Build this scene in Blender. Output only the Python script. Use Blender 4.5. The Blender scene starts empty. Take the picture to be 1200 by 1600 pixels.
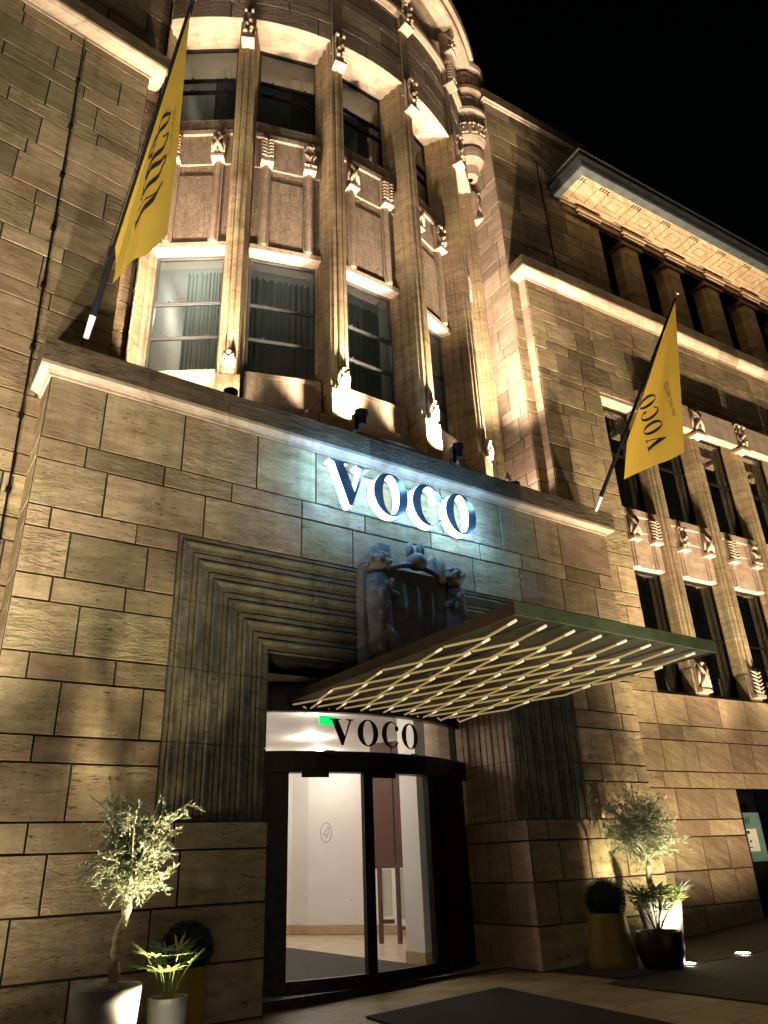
import bpy, bmesh, math, random
from mathutils import Vector, Matrix
from math import sin, cos, pi, radians as R, sqrt, atan2, hypot

S = bpy.context.scene
COL = S.collection

# ------------------------------------------------------------------ camera
EYE = Vector((0, 0, 1.6))
pit, rol, yaw = R(25.195), R(-2.4076), R(35.2015)
F = Vector((sin(yaw)*cos(pit), cos(yaw)*cos(pit), sin(pit)))
Rt = Vector((cos(yaw), -sin(yaw), 0)); U = Rt.cross(F)
R2 = Rt*cos(rol) + U*sin(rol); U2 = -Rt*sin(rol) + U*cos(rol)
cd = bpy.data.cameras.new('camera'); cam = bpy.data.objects.new('camera', cd); COL.objects.link(cam)
cd.sensor_fit = 'HORIZONTAL'; cd.sensor_width = 36; cd.lens = 1160.73/1200*36
cd.clip_start = 0.1; cd.clip_end = 3000
M = Matrix.Identity(4)
for i in range(3):
    M[i][0] = R2[i]; M[i][1] = U2[i]; M[i][2] = -F[i]; M[i][3] = EYE[i]
cam.matrix_world = M
S.camera = cam

# ------------------------------------------------------------------ night sky and a trace of ambient light
W = bpy.data.worlds.new('World'); S.world = W; W.use_nodes = True
nt = W.node_tree; bg = nt.nodes['Background']
sky = nt.nodes.new('ShaderNodeTexSky'); sky.sky_type = 'NISHITA'; sky.sun_disc = False
sky.sun_elevation = R(2); sky.sun_rotation = R(200)
nt.links.new(sky.outputs[0], bg.inputs[0]); bg.inputs[1].default_value = 0.0006

def lamp(kind, name, loc, energy, color, target=None, **kw):
    d = bpy.data.lights.new(name, kind); d.energy = energy; d.color = color
    for k, v in kw.items(): setattr(d, k, v)
    o = bpy.data.objects.new(name, d); COL.objects.link(o); o.location = loc
    if target is not None:
        o.rotation_euler = (Vector(target)-Vector(loc)).to_track_quat('-Z', 'Y').to_euler()
    return o

AMB = lamp('SUN', 'frontal_fill', (0, -20, 20), 0.045, (1.0, 0.86, 0.66), (9, 10, 14), angle=R(25))  # weak frontal fill added as ambient light, no lamp of the place
WARM = (1.0, 0.79, 0.54); WARMB = (1.0, 0.79, 0.58); WARM2 = (1.0, 0.70, 0.40); NEUT = (1.0, 0.87, 0.67)
# unseen flood added low on the left to wash the front
lamp('SPOT', 'added_flood_west', (-2.2, 4.6, 0.3), 1500, NEUT, (-0.3, 9.8, 7.6), spot_size=R(66), spot_blend=0.9, shadow_soft_size=0.15)

S.view_settings.view_transform = 'Standard'
S.view_settings.look = 'None'
S.view_settings.exposure = 0.85
S.view_settings.gamma = 1.0
S.render.engine = 'CYCLES'
S.cycles.max_bounces = 6
S.cycles.diffuse_bounces = 3
S.cycles.glossy_bounces = 3
S.cycles.transmission_bounces = 4
S.cycles.transparent_max_bounces = 8
S.cycles.sample_clamp_indirect = 4.0
S.cycles.use_denoising = True; S.cycles.denoising_prefilter = 'NONE'

# ------------------------------------------------------------------ materials
def new_mat(name):
    m = bpy.data.materials.new(name); m.use_nodes = True
    n = m.node_tree; p = n.nodes['Principled BSDF']
    return m, n, p
def L(n, a, b): n.links.new(a, b)

def simple(name, col, rough=0.6, metal=0.0, var=0.0, scale=8.0, bump=0.0, bscale=60.0, spec=0.5):
    m, n, p = new_mat(name)
    p.inputs['Roughness'].default_value = rough; p.inputs['Metallic'].default_value = metal
    p.inputs['Specular IOR Level'].default_value = spec
    tc = n.nodes.new('ShaderNodeTexCoord')
    nz = n.nodes.new('ShaderNodeTexNoise'); nz.inputs['Scale'].default_value = scale; nz.inputs['Detail'].default_value = 5
    L(n, tc.outputs['Object'], nz.inputs['Vector'])
    rp = n.nodes.new('ShaderNodeValToRGB')
    rp.color_ramp.elements[0].position = 0.3; rp.color_ramp.elements[1].position = 0.7
    rp.color_ramp.elements[0].color = (*[max(0, c*(1-var)) for c in col], 1)
    rp.color_ramp.elements[1].color = (*[min(1, c*(1+var)) for c in col], 1)
    L(n, nz.outputs[0], rp.inputs[0]); L(n, rp.outputs[0], p.inputs['Base Color'])
    if bump:
        nb = n.nodes.new('ShaderNodeTexNoise'); nb.inputs['Scale'].default_value = bscale; nb.inputs['Detail'].default_value = 4
        L(n, tc.outputs['Object'], nb.inputs['Vector'])
        b = n.nodes.new('ShaderNodeBump'); b.inputs['Strength'].default_value = bump; b.inputs['Distance'].default_value = 0.01
        L(n, nb.outputs[0], b.inputs['Height']); L(n, b.outputs[0], p.inputs['Normal'])
    return m

def stone(name, c_lo, c_hi, c_stain, bump=1.0, grain=(1.1, 4.6), diag=0.0, pits=0.5, rough_amp=1.0):
    """bedded stone; UV is in metres, attribute tone = (shade, offset, roughness of the face)"""
    m, n, p = new_mat(name)
    N = n.nodes.new
    def noise(vec, scale, detail, rough=0.6, dist=0.0):
        k = N('ShaderNodeTexNoise'); k.inputs['Scale'].default_value = scale; k.inputs['Detail'].default_value = detail
        k.inputs['Roughness'].default_value = rough; k.inputs['Distortion'].default_value = dist
        L(n, vec, k.inputs['Vector']); return k.outputs[0]
    def mapping(vec, sc, rot=0.0):
        k = N('ShaderNodeMapping'); k.inputs['Scale'].default_value = (*sc, 1); k.inputs['Rotation'].default_value = (0, 0, R(rot))
        L(n, vec, k.inputs['Vector']); return k.outputs[0]
    def rng_(v, a, b, c, d):
        k = N('ShaderNodeMapRange'); k.inputs['From Min'].default_value = a; k.inputs['From Max'].default_value = b
        k.inputs['To Min'].default_value = c; k.inputs['To Max'].default_value = d; L(n, v, k.inputs['Value']); return k.outputs[0]
    def math_(op, a, b, c=None):
        k = N('ShaderNodeMath'); k.operation = op
        for i, v in enumerate((a, b, c)):
            if v is None: continue
            if isinstance(v, (int, float)): k.inputs[i].default_value = v
            else: L(n, v, k.inputs[i])
        return k.outputs[0]
    uv = N('ShaderNodeUVMap')
    at = N('ShaderNodeAttribute'); at.attribute_name = 'tone'
    sep = N('ShaderNodeSeparateColor'); L(n, at.outputs['Color'], sep.inputs[0])
    off = N('ShaderNodeVectorMath'); off.operation = 'MULTIPLY'; off.inputs[1].default_value = (13.7, 7.3, 31.1)
    cmb = N('ShaderNodeCombineXYZ')
    for i in range(3): L(n, sep.outputs[1], cmb.inputs[i])
    L(n, cmb.outputs[0], off.inputs[0])
    add = N('ShaderNodeVectorMath'); add.operation = 'ADD'
    L(n, uv.outputs[0], add.inputs[0]); L(n, off.outputs[0], add.inputs[1])
    V = add.outputs[0]
    if diag:
        vd = mapping(V, (1, 1), 24*diag)
    else: vd = V
    beds = noise(mapping(vd, grain), 1.5, 9, 0.68, 0.25 if not diag else 0.9)
    rp = N('ShaderNodeValToRGB'); e = rp.color_ramp.elements
    e[0].position = 0.33; e[0].color = (*c_lo, 1); e[1].position = 0.67; e[1].color = (*c_hi, 1)
    L(n, beds, rp.inputs[0])
    # blotches and soot
    st = noise(uv.outputs[0], 0.8, 6, 0.62)
    sr = rng_(st, 0.47, 0.72, 0.0, 0.75)
    mx = N('ShaderNodeMix'); mx.data_type = 'RGBA'
    L(n, sr, mx.inputs[0]); L(n, rp.outputs[0], mx.inputs[6]); mx.inputs[7].default_value = (*c_stain, 1)
    # vertical water marks
    wv = noise(mapping(uv.outputs[0], (3.2, 0.28)), 1.6, 5, 0.6)
    wr = rng_(wv, 0.50, 0.75, 1.0, 0.74)
    fine = rng_(noise(V, 34, 4, 0.7), 0.3, 0.7, 0.82, 1.15)
    sh = rng_(sep.outputs[0], 0, 1, 0.58, 1.42)
    val = math_('MULTIPLY', math_('MULTIPLY', sh, fine), wr)
    hv = N('ShaderNodeHueSaturation'); L(n, val, hv.inputs['Value']); L(n, mx.outputs[2], hv.inputs['Color'])
    L(n, rng_(sep.outputs[1], 0, 1, 0.487, 0.512), hv.inputs['Hue'])
    # open cavities along the beds, in clusters
    clus = rng_(noise(V, 1.9, 3), 0.45, 0.66, 0.0, 0.10)
    cav = noise(mapping(V, (7.5, 38.0)), 1.0, 5, 0.62, 0.2)
    pr = rng_(math_('ADD', cav, clus), 0.645, 0.70, 1.0, 0.0)
    pd = N('ShaderNodeMix'); pd.data_type = 'RGBA'; pd.blend_type = 'MULTIPLY'; pd.inputs[0].default_value = pits
    L(n, hv.outputs[0], pd.inputs[6]); L(n, pr, pd.inputs[7])
    L(n, pd.outputs[2], p.inputs['Base Color'])
    p.inputs['Roughness'].default_value = 0.85; p.inputs['Specular IOR Level'].default_value = 0.2
    # relief: fine combing, cavities, and split-faced blocks with torn ridges
    comb = noise(mapping(V, (13.0, 52.0)), 1.0, 4, 0.7); grit = noise(V, 48, 3, 0.7)
    torn = noise(mapping(V, (5.0, 15.0)), 1.0, 6, 0.66, 0.45)
    tr = math_('MULTIPLY', torn, math_('POWER', sep.outputs[2], 1.3))
    h = math_('MULTIPLY_ADD', pr, 0.55, math_('MULTIPLY_ADD', grit, 0.16, math_('MULTIPLY', comb, 0.26)))
    h = math_('MULTIPLY_ADD', tr, 3.4*rough_amp, h)
    b = N('ShaderNodeBump'); b.inputs['Strength'].default_value = 0.8*bump; b.inputs['Distance'].default_value = 0.014
    L(n, h, b.inputs['Height']); L(n, b.outputs[0], p.inputs['Normal'])
    return m

TRAV = stone('travertine', (0.27, 0.195, 0.105), (0.50, 0.39, 0.235), (0.21, 0.145, 0.075))
TRAV2 = stone('travertine_fine', (0.36, 0.26, 0.19), (0.55, 0.44, 0.33), (0.32, 0.21, 0.14), bump=0.55, pits=0.35)
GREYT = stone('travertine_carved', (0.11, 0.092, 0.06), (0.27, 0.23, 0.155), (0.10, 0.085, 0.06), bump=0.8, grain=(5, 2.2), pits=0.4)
DIMCARV = stone('shade_toned_carved_stone', (0.16, 0.14, 0.115), (0.33, 0.30, 0.25), (0.12, 0.105, 0.085), bump=1.0, grain=(3, 4), pits=0.5)  # relief stone, the dim light there put into a darker colour
SAND = stone('sandstone', (0.25, 0.165, 0.09), (0.47, 0.36, 0.22), (0.30, 0.20, 0.11), bump=0.5, grain=(0.8, 5), diag=1.0, pits=0.2)
ROCK = stone('travertine_rough', (0.25, 0.18, 0.132), (0.44, 0.34, 0.25), (0.18, 0.125, 0.09), bump=1.2)
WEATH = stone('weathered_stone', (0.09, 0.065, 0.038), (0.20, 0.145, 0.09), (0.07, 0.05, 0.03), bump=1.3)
POLE = simple('black_pole_paint', (0.008, 0.008, 0.009), 0.6, spec=0.12)
MORTAR = simple('mortar', (0.035, 0.027, 0.02), 0.95)
IRON = simple('black_metal', (0.012, 0.012, 0.013), 0.42, 0.6, var=0.3)
BRONZE = simple('dark_bronze_frame', (0.02, 0.019, 0.018), 0.38, 0.7, var=0.3)
WFRAME = simple('grey_window_frame', (0.10, 0.105, 0.105), 0.4, 0.3, var=0.1)
ZINC = simple('zinc', (0.16, 0.18, 0.18), 0.42, 0.7, var=0.25, scale=3)
ZINCD = simple('dark_zinc', (0.05, 0.052, 0.055), 0.4, 0.7, var=0.3, scale=3)
WHITEPL = simple('white_plaster', (0.74, 0.70, 0.66), 0.7, var=0.03, scale=2)
CREAMFL = simple('cream_floor', (0.62, 0.50, 0.38), 0.25, var=0.12, scale=3)
SKIRT = simple('tan_skirting', (0.42, 0.29, 0.17), 0.5, var=0.1)
BROWNP = simple('brown_panel', (0.13, 0.055, 0.04), 0.35, var=0.15, scale=4)
MATM = simple('mat_fibre', (0.022, 0.023, 0.026), 0.95, var=0.35, scale=160, bump=0.6, bscale=300)
MATIN = simple('lobby_mat_fibre', (0.055, 0.052, 0.05), 0.95, var=0.3, scale=160, bump=0.5, bscale=300)
GOLD = simple('yellow_cloth', (0.93, 0.63, 0.09), 0.75, var=0.05, scale=4, bump=0.3, bscale=500)
def translucent(m, col, f):
    n = m.node_tree; out = n.nodes['Material Output']; p = n.nodes['Principled BSDF']
    t = n.nodes.new('ShaderNodeBsdfTranslucent'); t.inputs[0].default_value = (*col, 1)
    ms = n.nodes.new('ShaderNodeMixShader'); ms.inputs[0].default_value = f
    L(n, p.outputs[0], ms.inputs[1]); L(n, t.outputs[0], ms.inputs[2]); L(n, ms.outputs[0], out.inputs[0])
translucent(GOLD, (1.0, 0.64, 0.08), 0.5)
INK = simple('dark_ink', (0.012, 0.012, 0.014), 0.7)
OLIVEG = simple('canopy_green_metal', (0.19, 0.23, 0.12), 0.45, 0.3, var=0.22, scale=6)
CANOPYS = simple('canopy_soffit', (0.06, 0.055, 0.035), 0.5, 0.4, var=0.2, scale=2)
CANOPYL = simple('canopy_side', (0.10, 0.078, 0.045), 0.5, 0.4, var=0.2, scale=3)
POTG = simple('grey_pot', (0.20, 0.19, 0.175), 0.6, var=0.1, scale=5, bump=0.2)
POTB = simple('black_pot', (0.014, 0.014, 0.015), 0.4, var=0.2)
YPOT = simple('yellow_planter', (0.24, 0.16, 0.012), 0.5, var=0.15, scale=4)
SOIL = simple('soil', (0.02, 0.014, 0.01), 0.95, var=0.5, scale=40, bump=1.0)
BARK = simple('bark', (0.36, 0.29, 0.19), 0.9, var=0.6, scale=14, bump=1.0, bscale=40)
CHROME = simple('brushed_steel', (0.55, 0.55, 0.55), 0.3, 1.0)
WHITEP = simple('white_cap', (0.75, 0.74, 0.70), 0.4)
TEAL = simple('teal_board', (0.10, 0.19, 0.16), 0.6, var=0.1)
PAPER = simple('paper', (0.62, 0.60, 0.50), 0.8)

def leafmat(name, c1, c2, rough=0.5):
    m, n, p = new_mat(name)
    oi = n.nodes.new('ShaderNodeAttribute'); oi.attribute_name = 'tone'
    sp = n.nodes.new('ShaderNodeSeparateColor'); L(n, oi.outputs['Color'], sp.inputs[0])
    mx = n.nodes.new('ShaderNodeMix'); mx.data_type = 'RGBA'
    mx.inputs[6].default_value = (*c1, 1); mx.inputs[7].default_value = (*c2, 1)
    L(n, sp.outputs[0], mx.inputs[0]); L(n, mx.outputs[2], p.inputs['Base Color'])
    p.inputs['Roughness'].default_value = rough
    tr = n.nodes.new('ShaderNodeBsdfTranslucent'); L(n, mx.outputs[2], tr.inputs[0])
    ms = n.nodes.new('ShaderNodeMixShader'); ms.inputs[0].default_value = 0.25
    out = n.nodes['Material Output']
    L(n, p.outputs[0], ms.inputs[1]); L(n, tr.outputs[0], ms.inputs[2]); L(n, ms.outputs[0], out.inputs[0])
    return m
OLEAF = leafmat('olive_leaf', (0.16, 0.20, 0.09), (0.46, 0.50, 0.36))
PLEAF = leafmat('palm_leaf', (0.045, 0.09, 0.022), (0.22, 0.26, 0.10), 0.3)
BLEAF = leafmat('box_leaf', (0.006, 0.014, 0.005), (0.016, 0.03, 0.01), .7)

def emis(name, col, st, base=(0.8, 0.8, 0.8)):
    m, n, p = new_mat(name)
    p.inputs['Base Color'].default_value = (*base, 1)
    p.inputs['Emission Color'].default_value = (*col, 1); p.inputs['Emission Strength'].default_value = st
    return m
SIGNW = emis('lit_letter_side', (0.55, 0.83, 1.0), 2.6)
SIGNB = emis('lit_letter_back', (0.26, 0.62, 1.0), 2.4)
SIGNF = simple('letter_face', (0.018, 0.022, 0.028), 0.35)
TUBE = emis('warm_tube', (1.0, 0.68, 0.26), 0.16, (0.5, 0.4, 0.2))
TIP = emis('warm_tube_end', (1.0, 0.82, 0.45), 0.42)
LENS = emis('lit_lens', (1.0, 0.93, 0.75), 30.0)
EXITG = emis('green_exit_panel', (0.0, 0.55, 0.10), 1.0, (0.0, 0.2, 0.05))
DOWNL = emis('lobby_downlight', (1.0, 0.93, 0.82), 30)
GILT = emis('glowing_gilt_letter', (1.0, 0.62, 0.22), 0.9)  # gilt given its own glow in place of light falling on it

def glassmat(name, tint, fac, rough=0.0, bias=0.0):
    m, n, p = new_mat(name)
    n.nodes.remove(p)
    out = n.nodes['Material Output']
    t = n.nodes.new('ShaderNodeBsdfTransparent'); t.inputs[0].default_value = (*tint, 1)
    g = n.nodes.new('ShaderNodeBsdfGlossy'); g.inputs['Roughness'].default_value = rough; g.inputs[0].default_value = (0.9, 0.95, 0.95, 1)
    fr = n.nodes.new('ShaderNodeFresnel'); fr.inputs[0].default_value = 1.5
    ad = n.nodes.new('ShaderNodeMath'); ad.operation = 'MULTIPLY_ADD'; ad.inputs[1].default_value = fac; ad.inputs[2].default_value = bias
    L(n, fr.outputs[0], ad.inputs[0])
    ms = n.nodes.new('ShaderNodeMixShader')
    L(n, ad.outputs[0], ms.inputs[0]); L(n, t.outputs[0], ms.inputs[1]); L(n, g.outputs[0], ms.inputs[2]); L(n, ms.outputs[0], out.inputs[0])
    return m
GLASS = glassmat('window_glass', (0.84, 0.89, 0.86), 1.4, 0.01, 0.05)
GLASSD = glassmat('door_glass', (0.93, 0.95, 0.94), 0.9, 0.0, 0.0)
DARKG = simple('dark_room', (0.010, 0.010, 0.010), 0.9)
CURT = simple('lit_curtain_cloth', (0.66, 0.70, 0.63), 0.9, var=0.12, scale=2)  # paler copy, light on the first bay window put into the cloth colour
ROOMW = simple('room_plaster', (0.42, 0.41, 0.38), 0.9)
CURTD = simple('dim_curtain_cloth', (0.42, 0.43, 0.39), 0.9, var=0.12, scale=2)  # darker copy of the cloth for the less lit windows

translucent(CURT, (0.7, 0.73, 0.66), 0.45); translucent(CURTD, (0.5, 0.51, 0.47), 0.4)
def pavemat(name, c1, c2, sx, sy, joint=(0.03, 0.024, 0.018), rough=0.55):
    m, n, p = new_mat(name)
    tc = n.nodes.new('ShaderNodeTexCoord')
    br = n.nodes.new('ShaderNodeTexBrick'); br.inputs['Scale'].default_value = 1.0
    br.inputs['Brick Width'].default_value = sx; br.inputs['Row Height'].default_value = sy
    br.inputs['Mortar Size'].default_value = 0.006; br.inputs['Color1'].default_value = (*c1, 1); br.inputs['Color2'].default_value = (*c2, 1)
    br.inputs['Mortar'].default_value = (*joint, 1)
    L(n, tc.outputs['Object'], br.inputs['Vector'])
    nz = n.nodes.new('ShaderNodeTexNoise'); nz.inputs['Scale'].default_value = 2.2; nz.inputs['Detail'].default_value = 8; nz.inputs['Roughness'].default_value = 0.65
    L(n, tc.outputs['Object'], nz.inputs['Vector'])
    mr = n.nodes.new('ShaderNodeMapRange'); mr.inputs['From Min'].default_value = 0.3; mr.inputs['From Max'].default_value = 0.7; mr.inputs['To Min'].default_value = 0.55; mr.inputs['To Max'].default_value = 1.2
    L(n, nz.outputs[0], mr.inputs['Value'])
    mx = n.nodes.new('ShaderNodeMix'); mx.data_type = 'RGBA'; mx.blend_type = 'MULTIPLY'; mx.inputs[0].default_value = 1
    L(n, br.outputs['Color'], mx.inputs[6]); L(n, mr.outputs[0], mx.inputs[7]); L(n, mx.outputs[2], p.inputs['Base Color'])
    r2 = n.nodes.new('ShaderNodeMapRange'); r2.inputs['To Min'].default_value = rough-0.2; r2.inputs['To Max'].default_value = rough+0.25
    L(n, nz.outputs[0], r2.inputs['Value']); L(n, r2.outputs[0], p.inputs['Roughness'])
    b = n.nodes.new('ShaderNodeBump'); b.inputs['Strength'].default_value = 0.4; b.inputs['Distance'].default_value = 0.006
    L(n, br.outputs['Fac'], b.inputs['Height']); b.invert = True; L(n, b.outputs[0], p.inputs['Normal'])
    return m
PAVE = pavemat('stone_paving', (0.46, 0.37, 0.21), (0.34, 0.27, 0.155), 1.25, 0.7)
ASPH = simple('asphalt', (0.042, 0.042, 0.038), 0.8, var=0.35, scale=30, bump=0.8, bscale=160)

# ------------------------------------------------------------------ mesh helpers
rng = random.Random(7)
class MB:
    def __init__(s): s.v = []; s.f = []; s.uv = []; s.t = []; s.m = []; s.sm = []; s.cur = False
    def q(s, pts, uvs=None, tone=(0.5, 0.3, 0.3), mi=0):
        b = len(s.v); s.v += [tuple(p) for p in pts]; s.f.append(tuple(range(b, b+len(pts))))
        s.uv.append(uvs or [(p[0]+p[1], p[2]) for p in pts]); s.t.append(tone); s.m.append(mi); s.sm.append(s.cur)
    def box(s, x0, x1, y0, y1, z0, z1, mapf=None, tone=(0.5, 0.3, 0.2), mi=0, n=1, taper=0.0):
        """box in (u, d, z) where mapf maps (u, z, d) to the world; d outward"""
        mp = mapf or (lambda u, z, d: (u, d, z))
        for i in range(n):
            a = x0+(x1-x0)*i/n; b = x0+(x1-x0)*(i+1)/n
            def P(u, d, z): return mp(u, z, d)
            s.q([P(a, y1, z0), P(b, y1, z0), P(b, y1, z1), P(a, y1, z1)], [(a, z0), (b, z0), (b, z1), (a, z1)], tone, mi)
            s.q([P(b, y0, z0), P(a, y0, z0), P(a, y0, z1), P(b, y0, z1)], [(b, z0), (a, z0), (a, z1), (b, z1)], tone, mi)
            s.q([P(a, y1, z1), P(b, y1, z1), P(b, y0, z1), P(a, y0, z1)], [(a, y1), (b, y1), (b, y0), (a, y0)], tone, mi)
            s.q([P(a, y0, z0), P(b, y0, z0), P(b, y1, z0), P(a, y1, z0)], [(a, y0), (b, y0), (b, y1), (a, y1)], tone, mi)
            if i == 0: s.q([P(a, y0, z0), P(a, y1, z0), P(a, y1, z1), P(a, y0, z1)], [(y0, z0), (y1, z0), (y1, z1), (y0, z1)], tone, mi)
            if i == n-1: s.q([P(b, y1, z0), P(b, y0, z0), P(b, y0, z1), P(b, y1, z1)], [(y1, z0), (y0, z0), (y0, z1), (y1, z1)], tone, mi)
    def build(s, name, mats, parent=None, smooth=False, weld=False):
        me = bpy.data.meshes.new(name); me.from_pydata(s.v, [], s.f)
        if not isinstance(mats, (list, tuple)): mats = [mats]
        for m in mats: me.materials.append(m)
        me.uv_layers.new(name='UVMap'); me.color_attributes.new('tone', 'FLOAT_COLOR', 'CORNER')
        fu, fc = [], []
        for fi, f in enumerate(s.f):
            t = (*s.t[fi], 1.0)
            for j in range(len(f)): fu.extend(s.uv[fi][j]); fc.extend(t)
        me.uv_layers['UVMap'].data.foreach_set('uv', fu)
        me.color_attributes['tone'].data.foreach_set('color', fc)
        for fi, p in enumerate(me.polygons):
            p.material_index = s.m[fi]; p.use_smooth = smooth or (weld and s.sm[fi])
        if weld:
            bm = bmesh.new(); bm.from_mesh(me); bmesh.ops.remove_doubles(bm, verts=bm.verts, dist=1e-5); bm.to_mesh(me); bm.free()
        me.update()
        o = bpy.data.objects.new(name, me); COL.objects.link(o)
        if parent is not None: o.parent = parent
        return o
    def tube(s, pts, r, n=8, tone=(0.5, 0.3, 0.2), mi=0, caps=True):
        """r a number or a list"""
        pts = [Vector(p) for p in pts]; rs = r if isinstance(r, (list, tuple)) else [r]*len(pts)
        rings = []; up = None
        for i, p in enumerate(pts):
            t = (pts[min(i+1, len(pts)-1)]-pts[max(i-1, 0)]).normalized()
            if up is None: up = Vector((0, 0, 1)) if abs(t.z) < 0.9 else Vector((1, 0, 0))
            a = t.cross(up).normalized(); b = a.cross(t).normalized(); up = b
            rings.append([p+(a*cos(2*pi*k/n)+b*sin(2*pi*k/n))*rs[i] for k in range(n)])
        ln = 0; s.cur = True
        for i in range(len(pts)-1):
            l2 = ln+(pts[i+1]-pts[i]).length
            for k in range(n):
                k2 = (k+1) % n
                s.q([rings[i][k], rings[i+1][k], rings[i+1][k2], rings[i][k2]], [(k*.1, ln), (k*.1, l2), (k*.1+.1, l2), (k*.1+.1, ln)], tone, mi)
            ln = l2
        s.cur = False
        if caps:
            s.q(list(rings[0]), None, tone, mi); s.q(list(reversed(rings[-1])), None, tone, mi)
    def lathe(s, cx, cy, prof, n=24, tone=(0.5, 0.3, 0.2), mi=0, a0=0.0, a1=2*pi):
        for i in range(len(prof)-1):
            (r0, z0), (r1, z1) = prof[i], prof[i+1]
            for k in range(n):
                A = a0+(a1-a0)*k/n; B = a0+(a1-a0)*(k+1)/n
                s.q([(cx+r0*cos(A), cy+r0*sin(A), z0), (cx+r0*cos(B), cy+r0*sin(B), z0), (cx+r1*cos(B), cy+r1*sin(B), z1), (cx+r1*cos(A), cy+r1*sin(A), z1)],
                    [(A*.5, z0), (B*.5, z0), (B*.5, z1), (A*.5, z1)], tone, mi)

def empty(name, loc, parent=None):
    o = bpy.data.objects.new(name, None); COL.objects.link(o); o.location = loc
    if parent is not None: o.parent = parent
    return o
def tag(o, label, cat, group=None):
    o['label'] = label; o['category'] = cat
    if group: o['group'] = group
    return o
def struct(o, kind='structure', label=None):
    o['kind'] = kind
    return o
def blob(mb, c, r, tone=(0.5, 0.3, 0.3), mi=0, n=8, m=5, jit=0.0):
    cx, cy, cz = c; rx, ry, rz = r if isinstance(r, (tuple, list)) else (r, r, r)
    g = [[None]*n for _ in range(m+1)]
    for i in range(m+1):
        a = pi*i/m-pi/2
        for k in range(n):
            b = 2*pi*k/n; j = 1+jit*(rng.random()-.5)
            g[i][k] = (cx+rx*cos(a)*cos(b)*j, cy+ry*cos(a)*sin(b)*j, cz+rz*sin(a)*j)
    mb.cur = True
    for i in range(m):
        for k in range(n):
            k2 = (k+1) % n
            mb.q([g[i][k], g[i][k2], g[i+1][k2], g[i+1][k]], [(g[i][k][0]+g[i][k][1], g[i][k][2])]*4, tone, mi)
    mb.cur = False

# mappings: (u, z, d) -> world, d = outwards
PY = 9.50
def m_port(u, z, d): return (u, PY-d, z)
def rot_map(ox, oy, ang):
    ca, sa = cos(ang), sin(ang)
    def f(u, z, d): return (ox+u*ca+d*sa, oy+u*sa-d*ca, z)
    return f
m_east = rot_map(12.04, 10.15, R(-4.086))      # right wing front, u=0 at its left corner
m_west = rot_map(1.16, 10.15, R(5.366))        # left wing front, u=0 where the porch meets it
XC, YC = 6.96, 16.33
RB = 6.84
def m_bow(u, z, d):                            # u = angle in degrees, d relative to RB
    a = R(u); r = RB+d
    return (XC+r*sin(a), YC-r*cos(a), z)
def side_map(x, sgn):                          # plane x = const; u = y ; outward normal = sgn*x
    def f(u, z, d): return (x+sgn*d, u, z)
    return f

COURSES = [0.6, 1.21, 1.82, 2.14, 2.77, 3.07, 3.70, 4.02, 4.66, 4.99, 5.62, 5.95, 6.59, 6.91]
def courses(z0, z1):
    base = [-0.6, 0.0]+COURSES
    z = 6.91; k = 0
    while z < 27:
        z += 0.63 if k % 2 == 0 else 0.32; k += 1; base.append(round(z, 3))
    out = [z0]+[z for z in base if z0+0.12 < z < z1-0.12]+[z1]
    return list(zip(out[:-1], out[1:]))
def block(mb, u0, u1, z0, z1, mp, uscale=1.0, n=1, mi=0, rough=None, gap=0.008, flip=False, tone=None):
    gu = gap/uscale
    e = rng.uniform(0, 0.006); ch = 0.007; cu = ch/uscale
    t = tone or (min(1, max(0, rng.gauss(0.5, 0.24))), rng.random(), rough if rough is not None else rng.choice([0.05, 0.1, 0.25, 0.5, 0.9]))
    jj = lambda: rng.uniform(-.0025, .004)
    a0, a1, b0, b1 = u0+gu+jj()/uscale, u1-gu-jj()/uscale, z0+gap+jj(), z1-gap-jj()
    U_ = [a0+(a1-a0)*i/n for i in range(n+1)]
    I = [a0+cu+(a1-a0-2*cu)*i/n for i in range(n+1)]
    k = uscale
    for i in range(n):
        q = [(I[i], b0+ch), (I[i+1], b0+ch), (I[i+1], b1-ch), (I[i], b1-ch)]
        mb.q([mp(u, z, e) for u, z in q], [(u*k, z) for u, z in q], t, mi)
        for (p1, p2, p3, p4) in (((U_[i], b0, 1), (U_[i+1], b0, 1), (I[i+1], b0+ch, 0), (I[i], b0+ch, 0)),
                                 ((I[i], b1-ch, 0), (I[i+1], b1-ch, 0), (U_[i+1], b1, 1), (U_[i], b1, 1))):
            mb.q([mp(p[0], p[1], -0.03 if p[2] else e) for p in (p1, p2, p3, p4)], [(p[0]*k, p[1]) for p in (p1, p2, p3, p4)], t, mi)
    for (A, B) in ((a0, a0+cu), (a1, a1-cu)):
        q = [(A, b0, 1), (A, b1, 1), (B, b1-ch, 0), (B, b0+ch, 0)]
        mb.q([mp(p[0], p[1], -0.03 if p[2] else e) for p in q], [(p[0]*k, p[1]) for p in q], t, mi)
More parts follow.
